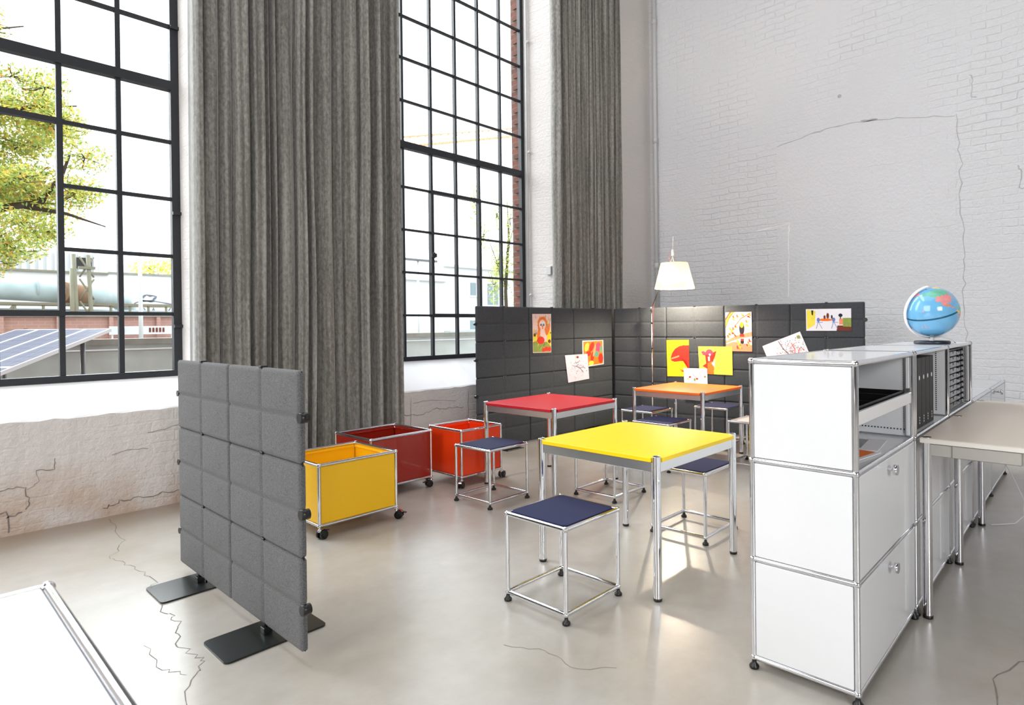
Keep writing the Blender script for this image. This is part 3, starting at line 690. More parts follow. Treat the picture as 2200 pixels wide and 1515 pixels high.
# 1 drawn animal holding a red apple
S = []
for _ in range(60):
    a, b = r.uniform(.04, .96), r.uniform(.03, .5); S += [(r.choice((gre, gre, pye, bro)), q) for q in stroke([(a, b), (a+r.uniform(-.04, .04), b+.09)], .018)]
S += [(pye, [(.02, .5), (.3, .55), (.4, .75), (.02, .8)]), (yel, [(.98, .42), (.8, .5), (.72, .8), (.98, .82)])]
S += [(gre, [(.02, .72), (.35, .74), (.75, .72), (.98, .84), (.98, .98), (.02, .98)])]
for _ in range(26):
    a, b = r.uniform(.04, .9), r.uniform(.74, .95); S += [(r.choice((pye, gre, bro)), q) for q in stroke([(a, b), (a+.08, b-.07)], .012)]
S += [(ora, el(.52, .24, .25, .17)), (ora, [(.28, .25), (.3, .42), (.72, .42), (.77, .25)]), (pnk, el(.52, .28, .18, .13)), (pnk, [(.42, .36), (.64, .36), (.62, .46), (.74, .58), (.74, .72), (.44, .72), (.38, .56)]),
      (ora, [(.3, .4), (.4, .42), (.36, .6), (.28, .64), (.22, .6), (.24, .48)]), (ora, [(.66, .42), (.78, .38), (.86, .24), (.93, .28), (.9, .42), (.8, .54), (.7, .54)]),
      (wht, el(.45, .25, .07, .055)), (wht, el(.58, .25, .07, .055)), (blk, el(.45, .28, .045, .03)), (blk, el(.58, .28, .045, .03)), (wht, el(.46, .275, .015, .01)), (wht, el(.59, .275, .015, .01)),
      (ora, el(.52, .33, .04, .03)), (red, el(.52, .38, .04, .01)), (red, el(.42, .68, .2, .1)), (gre, el(.4, .58, .03, .02)), (bro, el(.1, .54, .06, .045)), (bro, el(.89, .71, .08, .05)), (bro, el(.95, .49, .03, .02)),
      (red, el(.58, .93, .09, .05)), (red, el(.72, .9, .1, .06)), (red, el(.88, .91, .1, .06))]
picture([(sx(4.479), 1.347), (sx(4.765), 1.349), (sx(4.761), .931), (sx(4.482), .936)], S, PM, 'drawing', 'tall bright drawing of an orange animal holding a red apple, on the black screen', 'drawing', 'pink_p', *LS)
# 2 orange abstract
S = [(ora, [(.04, .04), (.96, .02), (.97, .97), (.04, .96)])]
for cx, cy, rx, ry, a, c in ((.2, .25, .09, .17, 20, pye), (.28, .5, .12, .1, 0, red), (.43, .25, .1, .2, 25, red), (.74, .28, .13, .2, 10, ros), (.66, .55, .11, .12, 20, tea), (.88, .36, .06, .14, 0, tea), (.45, .65, .08, .2, 10, red), (.86, .74, .12, .2, 0, red), (.4, .88, .12, .09, 0, pye), (.56, .4, .05, .25, 15, sal), (.1, .75, .05, .15, 0, yel)): S.append((c, el(cx, cy, rx, ry, 16, a)))
picture([(sx(5.281), 1.044), (sx(5.665), 1.041), (sx(5.67), .753), (sx(5.283), .735)], S, PM, 'drawing', 'small orange abstract painting, partly behind the pink speckled sheet', 'drawing', 'white_p', *LS)
# 3 splash
S = [(sal, el(.53, .1, .08, .05)), (bro, el(.54, .1, .04, .04))]
for _ in range(150):
    a, b = r.gauss(.55, .25), r.gauss(.48, .25)
    if .03 < a < .97 and .03 < b < .97: S.append((r.choice((blk, blk, bro, blu, ros)), el(a, b, r.uniform(.004, .014), r.uniform(.004, .016), 7)))
for pts in ([(.3, .42), (.45, .44), (.5, .4), (.55, .36)], [(.45, .44), (.6, .52), (.75, .5), (.85, .56)], [(.6, .52), (.68, .64), (.74, .7)], [(.4, .3), (.5, .32), (.55, .26)]): S += [(blk, q) for q in stroke(pts, .012)]
picture([(sx(4.977), .889), (sx(5.366), .889), (sx(5.393), .598), (sx(5.027), .580)], S, PM, 'drawing', 'pale pink sheet with dark paint speckles, tilted on the black screen', 'drawing', 'lilac_p', *LS, off=.022)
# 4 camel / dinosaur
S = [(red, [(.17, .5), (.24, .36), (.38, .24), (.6, .16), (.8, .15), (1, .14), (1, .8), (.96, .8), (.94, .66), (.86, .58), (.6, .58), (.36, .6), (.2, .57)]), (sal, [(.18, .5), (.36, .46), (.56, .42), (.56, .46), (.38, .5), (.2, .53)]), (red, el(.78, .17, .1, .03)),
     (ora, [(.56, .8), (.75, .82), (.9, .85), (.88, .9), (.7, .87)]), (red, [(.6, .86), (.8, .84), (.8, .88)])]
for k in range(9): S += [(pye, q) for q in stroke([(.03, .06+.1*k), (.2, .05+.1*k)], .01)]
picture([(.714, 1.040), (.993, 1.042), (.995, .629), (.721, .623)], S, PM, 'drawing', 'tall yellow painting of a red long-snouted animal head on the charcoal screen', 'drawing', 'yellow_p', *RS)
# 5 fox
S = [(pye, [(.5, .03), (.97, .03), (.97, .97), (.5, .97)]), (ros, [(.08, .2), (.16, .16), (.22, .22), (.24, .34), (.14, .32)]), (ros, el(.33, .27, .12, .17)), (red, [(.2, .3), (.44, .3), (.44, 1), (.22, 1), (.24, .8), (.1, .72), (.22, .62)]),
     (ora, [(.26, .6), (.42, .52), (.46, .8), (.42, 1), (.26, 1)]), (red, [(.4, .4), (.44, .22), (.54, .15), (.5, .34), (.44, .5)]), (wht, el(.34, .3, .03, .04)), (wht, [(.28, .38), (.34, .36), (.34, .52), (.29, .54)]), (wht, [(.44, .55), (.5, .45), (.47, .75), (.38, .6)])]
picture([(1.105, .972), (1.499, .972), (1.502, .663), (1.119, .667)], S, PM, 'drawing', 'wide yellow painting of a red and orange fox-like animal', 'drawing', 'paleyellow_p', *RS, off=.020)
# 6 toucan
S = []
for k, c in enumerate((ora, yel, gre, red)): S.append((c, [(.0+.0, .42-.07*k), (.14-.0*k, .12-.02*k), (.34-.04*k, .0), (.27-.04*k, 0), (.08, .12-.02*k), (0, .36-.07*k)]))
S += [(sal, [(0, .82), (.3, .76), (.7, .8), (1, .84), (1, 1), (0, 1)]), (sal, [(0, .74), (.4, .6), (1, .5), (1, .62), (.5, .68), (0, .8)]), (blk, el(.62, .42, .1, .17)), (yel, el(.62, .33, .065, .07)), (red, [(.54, .56), (.7, .56), (.72, .63), (.54, .63)]), (blk, el(.63, .76, .07, .05)), (red, [(.57, .68), (.7, .68), (.69, .73), (.57, .73)])]
for cx, cy in ((.3, .12), (.45, .1), (.64, .07), (.9, .06), (.8, .24), (.82, .34), (.3, .18), (.15, .42), (.28, .42), (.22, .48), (.13, .56), (.27, .54), (.36, .6), (.08, .62), (.38, .36), (.88, .12), (.45, .74), (.5, .82), (.55, .9), (.44, .9), (.86, .78), (.9, .72), (.82, .84)):
    S.append((r.choice((red, red, yel, ora)), el(cx, cy, .05, .026, 7, r.uniform(0, 90)))); S.append((r.choice((yel, ora)), el(cx+.05, cy+.02, .03, .02, 6)))
S += [(ora, q) for q in stroke([(.05, .66), (.35, .36), (.6, .16), (.98, .02)], .02)]
picture([(1.428, 1.344), (1.715, 1.345), (1.719, .922), (1.432, .925)], S, PM, 'drawing', 'tall drawing of a black toucan with a yellow beak and a rainbow corner', 'drawing', 'white_p', *RS)
# 7 splatter print
S = []
for _ in range(170):
    a, b = r.gauss(.66, .26), r.gauss(.5, .27)
    if .03 < a < .97 and .03 < b < .97: S.append((r.choice((blk, blu, tea, red, red, bro)), el(a, b, r.uniform(.004, .012), r.uniform(.008, .022), 7)))
for pts, c in (([(.42, .05), (.46, .4), (.55, .75), (.6, .98)], bro), ([(.62, .98), (.72, .6), (.7, .3)], red), ([(.7, .9), (.85, .6)], red), ([(.6, .5), (.78, .36)], red), ([(.68, .75), (.6, .6)], ora)): S += [(c, q) for q in stroke(pts, .014)]
S += [(gre, [(.88, .12), (.95, .12), (.95, .24), (.88, .24)])]
picture([(1.828, .981), (2.214, 1.134), (2.310, .900), (1.924, .747)], S, PM, 'drawing', 'white sheet with red and black paint splatter, tilted behind the white cabinet top', 'drawing', 'white_p', *RS, curl=0)
# 8 room photograph
S = [(pye, [(.02, .03), (.22, .1), (.2, .72), (.02, .95)]), (blk, [(.12, .06), (.17, .06), (.16, .3), (.13, .26)]), (bro, [(.7, .76), (1, .76), (1, 1), (.68, 1)]), (gre, [(.82, .42), (1, .42), (1, .82), (.82, .8)]), (sal, [(.74, .45), (.82, .45), (.82, .72), (.74, .72)]), (ora, el(.44, .5, .16, .06)),
     (bro, el(.42, .38, .025, .09)), (bro, el(.49, .32, .03, .13)), (blk, el(.58, .37, .02, .09)), (blk, el(.77, .3, .045, .08)), (blk, [(.76, .34), (.78, .34), (.78, .46), (.76, .46)])]
for cx in (.28, .62): S += [(blu, el(cx+.0, .5, .035, .1))]+[(blu, q) for q in stroke([(cx, .58), (cx-.05, .9)], .012)+stroke([(cx, .58), (cx+.08, .9)], .012)+stroke([(cx-.04, .62), (cx+.1, .62)], .02)]
picture([(2.274, 1.359), (2.699, 1.356), (2.699, 1.139), (2.276, 1.141)], S, PM, 'photo_print', 'wide photo print of a dining table and blue chairs on the charcoal screen', 'photo', 'white_p', *RS)
# 9 card behind the orange table
S = [(gre, el(.9, .26, .04, .035)), (red, el(.26, .28, .05, .03)), (red, el(.56, .33, .05, .03)), (gre, el(.46, .36, .04, .05)), (yel, el(.17, .34, .04, .02))]
for pts in ([(.36, .18), (.5, .28)], [(.66, .1), (.74, .28)], [(.2, .32), (.3, .24)], [(.45, .24), (.52, .3)]): S += [(blk, q) for q in stroke(pts, .01)]
for _ in range(30): S.append((blk, el(r.uniform(.1, .9), r.uniform(.7, .95), .008, .008, 5)))
picture([(.928, .724), (1.212, .727), (1.217, .372), (.940, .368)], S, PM, 'drawing', 'white sheet with thin flower sketches hanging behind the orange table', 'drawing', 'white_p', *RS, off=.024)

# ------------------------------------------------------------------ tubular furniture
TR = .0095; BR = .0128
def foot_mb(x, y, z1):
    m = MB(); m.lathe([(0, .001), (.016, .001), (.018, .006), (.0165, .011), (.009, .018), (.007, z1)], (x, y, 0), 16); return m
def make_stool(name, label, loc, rz, seat_mat, group):
    t = thing(name, label, 'stool', loc, rz, group); a = .175; z0, z1 = .040, .388
    m = MB(); k = a-.010; c = .016
    m.prism([(-k+c, -k), (k-c, -k), (k, -k+c), (k, k-c), (k-c, k), (-k+c, k), (-k, k-c), (-k, -k+c)], z1-.003, z1+.0115); m.build('seat', seat_mat, t)
    for z, nme in ((z1, 'top_frame'), (z0, 'bottom_frame')):
        m = MB()
        for p, q in (((-a, -a), (a, -a)), ((a, -a), (a, a)), ((a, a), (-a, a)), ((-a, a), (-a, -a))): m.tube((*p, z), (*q, z), TR, 14, caps=False)
        for x in (-a, a):
            for y in (-a, a): m.ball((x, y, z), BR)
        m.build(nme, 'chrome', t)
    for x in (-a, a):
        for y in (-a, a):
            m = MB(); m.tube((x, y, z0), (x, y, z1), TR, 14, caps=False); m.build('leg', 'chrome', t)
            foot_mb(x, y, z0-.01).build('foot', 'black', t)
    return t
navy_s = make_stool('cube_stool', 'chrome cube stool with navy felt seat, nearest the viewer, in front of the yellow table', (1.992, 1.843, 0), .001, 'navy', 'navy cube stools at the tables')
for (x, y, a, lb) in ((2.816, 3.283, .02, 'chrome cube stool with navy felt seat between the orange trolley and the red table'),
                      (3.45, 2.72, .0, 'chrome cube stool behind the yellow table, its seat hidden by the yellow top'),
                      (3.140, 1.845, .0, 'chrome cube stool with navy seat tucked under the right side of the yellow table'),
                      (4.40, 2.89, .0, 'navy seated stool just behind the yellow table top, before the orange table'),
                      (4.91, 3.40, .0, 'navy seated stool at the far left of the orange table, by the dark screens'),
                      (5.52, 2.94, .0, 'navy seated stool at the far right of the orange table, against the charcoal screen')):
    dup(navy_s, (x, y, 0), a, lb, 'navy cube stools at the tables')
make_stool('cube_stool', 'chrome cube stool with a cream board seat, partly hidden behind the white cabinet', (4.89, 2.25, 0), 0, 'pinkwhite', None)

def make_table(name, label, loc, rz, top_mat):
    t = thing(name, label, 'table', loc, rz); a = .357; H = .632; tr = .019
    m = MB(); k = .375; c = .036; poly = []
    for (sx, sy) in ((1, 1), (-1, 1), (-1, -1), (1, -1)):     # corner notches that hug the round legs
        cx, cy = sx*a, sy*a; a0 = {(1, 1): (-90, -180), (-1, 1): (0, -90), (-1, -1): (90, 0), (1, -1): (180, 90)}[(sx, sy)]
        pts = [(cx+(tr+.0015)*math.cos(R(a0[0]+(a0[1]-a0[0])*q/6)), cy+(tr+.0015)*math.sin(R(a0[0]+(a0[1]-a0[0])*q/6))) for q in range(7)]
        e = {(1, 1): ((k, pts[0][1]), (pts[-1][0], k)), (-1, 1): ((pts[0][0], k), (-k, pts[-1][1])), (-1, -1): ((-k, pts[0][1]), (pts[-1][0], -k)), (1, -1): ((pts[0][0], -k), (k, pts[-1][1]))}[(sx, sy)]
        poly += [e[0]]+pts+[e[1]]
    m.prism(poly, H-.019, H); o = m.build('tabletop', top_mat, t)
    bv = o.modifiers.new('soft edge', 'BEVEL'); bv.width = .0015; bv.segments = 2; bv.limit_method = 'ANGLE'
    for (x0, x1, y0, y1) in ((-a+tr, a-tr, -a-.008, -a+.008), (-a+tr, a-tr, a-.008, a+.008), (-a-.008, -a+.008, -a+tr, a-tr), (a-.008, a+.008, -a+tr, a-tr)):
        m = MB(); m.bbox(x0, x1, y0, y1, H-.066, H-.020, .0025); m.build('apron', 'softchrome', t)
    for x in (-a, a):
        for y in (-a, a):
            m = MB(); m.tube((x, y, .014), (x, y, H+.006), tr, 24, caps=False); m.lathe([(tr, H+.006), (tr-.0025, H+.008), (tr-.004, H+.006)], (x, y, 0), 24); lg = m.build('leg', 'chrome', t)
            m = MB(); m.lathe([(tr-.003, H+.004), (0, H+.004)], (x, y, 0), 24); m.build('end_cap', 'black', lg)
            m = MB(); m.lathe([(0, .001), (tr-.001, .001), (tr+.0005, .004), (tr+.0005, .014), (0, .014)], (x, y, 0), 24); m.build('foot', 'black', lg)
    return t
tb = make_table('square_table', 'yellow topped square table with four thick chrome legs in the middle', (2.592, 1.853, 0), -.006, 'yellowtop')
for lb, loc, rz, mt in (('red topped square chrome table in front of the black screen', (3.431, 3.285, 0), .018, 'redtop'), ('orange topped square chrome table by the corner of the screens', (4.915, 2.94, 0), 0, 'orangetop')):
    o = dup(tb, loc, rz, lb)
    for c in o.children:
        if c.name.startswith('tabletop'):
            c.data = c.data.copy(); c.data.materials[0] = M[mt]

def make_caster(par, x, y, ang, brake=True):
    m = MB(); d = Vector((math.cos(ang), math.sin(ang), 0)); s = Vector((-d.y, d.x, 0)); c = Vector((x, y, 0))+d*.018
    m.tube((x, y, .052), (x, y, .072), .0055, 10); m.lathe([(.012, .05), (.012, .056), (.006, .060)], (x, y, 0), 14)
    top = [c+d*.024*math.cos(a)+Vector((0, 0, .031+.026*math.sin(a))) for a in [R(q) for q in range(20, 170, 15)]]
    for p, q in zip(top[:-1], top[1:]):
        m.add([p+s*.011, q+s*.011, q-s*.011, p-s*.011], [(0, 1, 2, 3)], True)
    cs = m.build('caster', 'chrome', par)
    for sg in (-1, 1):
        w_ = MB(); w_.tube(c+s*sg*.008+Vector((0, 0, .026)), c+s*sg*.022+Vector((0, 0, .026)), .0252, 22); w_.tube(c+s*sg*.022+Vector((0, 0, .026)), c+s*sg*.0245+Vector((0, 0, .026)), .021, 22, r2=.016)
        w_.build('wheel', 'black', cs)
    if brake:
        b_ = MB(); p = c+d*.03+Vector((0, 0, .040)); b_.add([p+s*.010, p-s*.010, p-s*.008+d*.018-Vector((0, 0, .004)), p+s*.008+d*.018-Vector((0, 0, .004)), p+s*.010+Vector((0, 0, .004)), p-s*.010+Vector((0, 0, .004)), p-s*.008+d*.018, p+s*.008+d*.018],
                   [(0, 1, 2, 3)[::-1], (4, 5, 6, 7), (0, 4, 5, 1)[::-1], (3, 2, 6, 7), (0, 3, 7, 4), (1, 5, 6, 2)]); b_.build('brake_lever', 'black', cs)
def make_trolley(label, x0, y0, wx, wy, mat, angs):
    t = thing('storage_trolley', label, 'storage trolley', (x0, y0, 0)); z0, z1 = .078, .428
    cs = [(0, 0), (wx, 0), (wx, wy), (0, wy)]; m = MB()
    for z in (z0, z1):
        for i in range(4): m.tube((*cs[i], z), (*cs[(i+1) % 4], z), TR, 14, caps=False)
        for c in cs: m.ball((*c, z), BR)
    for c in cs: m.tube((*c, z0), (*c, z1), TR, 14, caps=False)
    m.build('tube_frame', 'chrome', t)
    e = .0105
    for (a, b, c, d) in ((e, wx-e, -.004, .004), (e, wx-e, wy-.004, wy+.004)):
        m = MB(); m.bbox(a, b, c, d, z0+e, z1-e, .002)
        s = 1 if c < .1 else -1; yy = c if s < 0 else d     # inner folded lips
        m.box(a+.004, b-.004, min(yy, yy+s*.012), max(yy, yy+s*.012), z1-e-.014, z1-e-.012); m.build('side_panel', mat, t)
    for (c, d) in ((-.004, .004), (wx-.004, wx+.004)):
        m = MB(); m.bbox(c, d, e, wy-e, z0+e, z1-e, .002)
        s = 1 if c < .1 else -1; xx = c if s < 0 else d
        m.box(min(xx, xx+s*.012), max(xx, xx+s*.012), e+.004, wy-e-.004, z1-e-.014, z1-e-.012); m.build('side_panel', mat, t)
    m = MB(); m.bbox(e, wx-e, e, wy-e, z0-.004, z0+.004, .002); m.build('base_panel', mat, t)
    for c, a in zip(cs, angs): make_caster(t, c[0], c[1], a)
    return t
make_trolley('open box trolley with bright yellow panels on black casters, behind the free-standing grey screen', 1.651, 3.440, .5, .5, 'yellow', (.3, -.9, 1.2, 2.5))
make_trolley('open box trolley with dark red panels, standing behind the yellow one by the curtain', 2.253, 3.915, .5, .495, 'ruby', (2.0, 2.9, .7, 2.2))
make_trolley('smaller open box trolley with orange panels, left of the red table', 2.872, 3.695, .395, .40, 'orange', (-2.6, .4, 1.0, 2.0))

# ------------------------------------------------------------------ shelving units
def unit(name, label, us, y0, y1, zs, loc, mat, feet=True, panels=None, cat='cabinet', no_front=(), doors=(), side_ends=(True, True), frame_front_skip=()):
    """tube-and-ball cabinet; us, zs are grid lines; front is the low-Y side"""
    t = thing(name, label, cat, loc)
    m = MB()
    for u in us:
        for y in (y0, y1):
            m.tube((u, y, zs[0]), (u, y, zs[-1]), TR, 14, caps=False)
            for z in zs: m.ball((u, y, z), BR)
        for z in zs: m.tube((u, y0, z), (u, y1, z), TR, 14, caps=False)
    for z in zs:
        for y in (y0, y1): m.tube((us[0], y, z), (us[-1], y, z), TR, 14, caps=False)
    m.build('tube_frame', 'chrome', t)
    e = .0105; th = .007
    for ui in (0, len(us)-1):
        for k in range(len(zs)-1):
            m = MB(); m.bbox(us[ui]-th, us[ui]+th, y0+e, y1-e, zs[k]+e, zs[k+1]-e, .002); m.build('side_panel', mat, t)
    for ui in range(1, len(us)-1):
        for k in range(len(zs)-1):
            m = MB(); m.box(us[ui]-.004, us[ui]+.004, y0+e, y1-e, zs[k]+e, zs[k+1]-e); m.build('divider_panel', mat, t)
    for k in range(len(us)-1):
        for z in (zs[0], zs[-1]):
            m = MB(); m.bbox(us[k]+e, us[k+1]-e, y0+e, y1-e, z-th if z == zs[0] else z-.004, z+th, .0015); m.build('top_panel' if z == zs[-1] else 'base_panel', mat, t)
        for z in zs[1:-1]:
            m = MB(); m.box(us[k]+e, us[k+1]-e, y0+e, y1-e, z-.004, z+.004); m.build('shelf', mat, t)
        for q in range(len(zs)-1):
            m = MB(); m.bbox(us[k]+e, us[k+1]-e, y1-th, y1+th, zs[q]+e, zs[q+1]-e, .002); m.build('back_panel', mat, t)
            if (k, q) in no_front: continue
            m = MB(); m.bbox(us[k]+e, us[k+1]-e, y0-th, y0+th, zs[q]+e, zs[q+1]-e, .002); d = m.build('door' if (k, q) in doors else 'front_panel', mat, t)
            if (k, q) in doors:
                uc = (us[k]+us[k+1])/2-.034; zc = zs[q+1]-.045
                m = MB(); m.tube((uc, y0-th, zc), (uc, y0-th-.022, zc), .006, 12); m.tube((uc, y0-th-.020, zc), (uc, y0-th-.034, zc), .0185, 24)
                kn = m.build('knob', 'chrome', d)
    if feet:
        for u in us:
            for y in (y0, y1): foot_mb(u, y, zs[0]-.008).build('foot', 'black', t)
    return t
ZS = (.04, .39, .74, 1.09)
A0 = 2.013; A1 = 2.763
ua = unit('tube_frame_cabinet', 'tall white cabinet nearest the viewer, with two closed doors below an open bay', (A0, A1), .594, .944, ZS, (0, 0, 0), 'white', no_front=((0, 2),), doors=((0, 0), (0, 1)))
# perforations and the slotted strip inside the open bay
m = MB()
for i in range(24):
    y = .62+i*.0125; m.box(A1-.0085, A1-.0072, y, y+.005, .775, .780)
for i in range(44):
    z = .765+i*.0070; m.box(A1-.0085, A1-.0072, .622, .625, z, z+.0035)
m.build('perforation', 'black', ua)
m = MB(); m.bbox(A1-.020, A1-.008, .600, .614, .755, 1.075, .002); m.build('runner_strip', 'white', ua)
# extension shelf, its tray front at the mouth of the bay
m = MB(); m.box(A0+.012, A1-.012, .606, .93, .892, .896); m.bbox(A0+.010, A1-.022, .592, .606, .890, .934, .002); m.box(A0+.012, A1-.012, .925, .93, .892, .955)
m.box(A1-.024, A1-.020, .606, .93, .892, .93); m.box(A0+.012, A0+.016, .606, .93, .892, .93)
sh = m.build('pull_out_shelf', 'white', ua)
m = MB(); m.bbox(A1-.022, A1-.008, .594, .612, .885, .95, .002); m.build('runner_catch', 'brushed', sh)
t = thing('desk_organiser', 'black moulded organiser tray lying in the pull-out shelf of the tall white cabinet', 'tray', (2.39, .765, .897))
m = MB(); m.box(-.33, .335, -.148, .152, .0, .004)
for x0, x1, y0, y1 in ((-.33, .335, -.15, -.146), (-.33, .335, .15, .154), (-.332, -.328, -.15, .154), (.333, .337, -.15, .154), (-.1, -.096, -.15, .15), (.14, .144, -.15, .15), (-.1, .14, 0, .004), (.14, .333, .05, .054)): m.box(x0, x1, y0, y1, .0, .045)
m.build('tray_body', 'black', t)
for k, (a, b, rz) in enumerate(((.02, -.06, .3), (.07, -.08, .5))):
    m = MB(); L_ = .06; d = Vector((math.cos(rz), math.sin(rz), 0)); c = Vector((2.39+a, .765+b, .906)); m.tube(c-d*L_, c+d*L_, .003, 8); m.tube(c+d*L_, c+d*(L_+.012), .003, 8, r2=.0005)
    tag(m.build('pen', 'brushed'), ('nearer' if k == 0 else 'farther')+' silver pen lying in the black organiser tray', 'pen')
def flat_sheet(name, label, cat, cx, cy, w, h, z, rz, shapes, th=.004):
    t = thing(name, label, cat, (cx, cy, z), rz); m = MB(); m.box(-w/2, w/2, -h/2, h/2, 0, th)
    for i, (mi, x0, x1, y0, y1) in enumerate(shapes): m.box(x0*w-w/2, x1*w-w/2, y0*h-h/2, y1*h-h/2, th, th+.0004+.0001*i, mi)
    m.build('cover', ['paper', 'smoke', 'orange_p', 'brown_p', 'blue_p'], t); return t
flat_sheet('magazine', 'magazine with grey photo cover lying on the bottom of the open white bay', 'magazine', 2.49, .73, .24, .18, .7455, .12, ((1, .1, .9, .35, .75), (4, .1, .5, .8, .95)))
flat_sheet('magazine', 'magazine with an orange and brown picture lying at the mouth of the open white bay', 'magazine', 2.27, .70, .21, .15, .7455, -.15, ((2, .2, .95, .1, .55), (3, .3, .6, .45, .8), (1, .05, .2, .1, .9)))

B0, B1, B2 = 2.800, 3.508, 4.211
ub = unit('tube_frame_cabinet', 'tall white two-bay cabinet beside the desk, holding black files and grey drawers', (B0, B1, B2), .594, .944, ZS, (0, 0, 0), 'white', no_front=((0, 2), (1, 2)))
m = MB()
for i in range(30):
    z = .77+i*.0102; m.box(B1-.0058, B1-.0042, .640, .645, z, z+.005)
m.build('perforation', 'black', ub)
m = MB(); m.bbox(B2-.034, B2-.024, .596, .606, .755, 1.075, .002); m.build('runner_strip', 'white', ub)
for i in range(6):
    x0 = 2.815+i*.0845; pos = ('nearest the viewer', 'second from the viewer', 'third from the viewer', 'fourth from the viewer', 'fifth from the viewer', 'farthest, next to the perforated panel')[i]
    t = thing('magazine_file', 'dark cardboard magazine file in the middle bay, '+pos, 'file box', (x0, .62, .745), 0, 'dark magazine files in a row')
    m = MB(); m.bbox(0, .081, 0, .27, 0, .315, .002); m.build('box', 'file', t)
    m = MB(); m.tube((.040, -.0006, .225), (.040, .001, .225), .010, 14); m.build('finger_hole', 'paper', t)
    m = MB()
    for k, q in enumerate((0, 1, 2)): m.box(.036, .044, -.0008, .001, .020+q*.012, .027+q*.012)
    m.build('printed_code', 'paper', t)
t = thing('drawer_cabinet', 'smoked grey plastic stack of small drawers in the right bay behind the desk', 'drawer unit', (3.530, .612, .745))
m = MB(); W_ = .645; m.box(0, W_, .012, .30, 0, .006); m.box(0, W_, .012, .30, .316, .322); m.box(0, W_, .29, .30, 0, .322)
for xx in (0, .158, .352, .500, W_-.006): m.box(xx, xx+.006, .012, .30, 0, .322)
m.build('case', 'black', t)
for i in range(5):
    z = .008+i*.0622; m = MB(); m.bbox(.008, .156, 0, .28, z, z+.057, .002); d = m.build('drawer', 'smoke', t); m = MB(); m.box(.008, .020, -.001, .003, z+.035, z+.057); m.box(.008, .156, -.0008, .002, z+.053, z+.057); m.build('finger_notch', 'black', d)
for c, (xa, xb) in enumerate(((.166, .350), (.360, .498), (.508, .636))):
    for i in range(10):
        z = .008+i*.0311; m = MB(); m.bbox(xa, xb if c == 0 else xb-.03, 0, .28, z, z+.026-(.0 if c == 0 else .006), .0015); d = m.build('drawer', 'smoke', t)
        m = MB(); xm = (xa+xb)/2; m.box(xm-.012, xm+.012, -.001, .003, z+.014, z+.0262-(.0 if c == 0 else .006)); m.build('finger_notch', 'black', d)
uc_ = unit('low_tube_frame_cabinet', 'low two-tier light grey cabinet at the far end behind the desk, with a small knob', (4.248, 5.03, 5.816), .594, .944, (.04, .39, .74), (0, 0, 0), 'greypanel', doors=((1, 1),))
unit('low_tube_frame_cabinet', 'low white cabinet in the lower left foreground corner, only its blurred top edge in view', (-.547, .203), .757, 1.507, (.04, .39, .74), (0, 0, 0), 'white')

# desk beside the cabinets
t = thing('desk', 'long desk with a cream linoleum top and chrome legs at the right edge', 'desk', (0, 0, 0))
X0, X1, Y0, Y1, DZ = 2.785, 4.300, -.20, .572, .745
m = MB(); m.bbox(X0, X1, Y0, Y1, DZ-.003, DZ, .001); tp = m.build('tabletop', 'cream', t)
m = MB(); m.bbox(X0, X1, Y0, Y1, DZ-.021, DZ-.0031, .001); m.build('edge_band', 'creamedge', tp)
lgs = [(2.806, .5505), (3.525, .5505), (4.278, .5505), (2.806, -.18), (3.525, -.18), (4.278, -.18)]
for (x, y) in lgs:
    m = MB(); m.tube((x, y, .014), (x, y, DZ-.022 if False else DZ+.002), .0185, 24, caps=False); lg = m.build('leg', 'chrome', t)
    m = MB(); m.lathe([(.018, DZ+.0015), (0, DZ+.0015)], (x, y, 0), 24); m.build('end_cap', 'black', lg)
    m = MB(); m.lathe([(0, .001), (.019, .001), (.0195, .004), (.0195, .014), (0, .014)], (x, y, 0), 24); m.build('foot', 'black', lg)
def rail(x0, x1, y0, y1):
    m = MB(); m.bbox(x0, x1, y0, y1, DZ-.073, DZ-.024, .002); m.build('apron', 'brushed', t)
for x in (2.798, 4.270): rail(x, x+.016, .461, .543); rail(x, x+.016, .23, .459); rail(x, x+.016, -.161, .228)
for y in (.543, -.188): rail(2.826, 3.505, y, y+.016); rail(3.545, 4.258, y, y+.016)
m = MB(); m.path([(4.20, .52, .66), (4.28, .48, .48), (4.38, .41, .30), (4.45, .36, .15), (4.46, .36, .05), (4.42, .40, .006), (4.36, .46, .004), (4.31, .51, .004)], .0028, 8)
tag(m.build('cable', 'paper'), 'thin white cable hanging in a loop under the desk to the floor', 'cable')

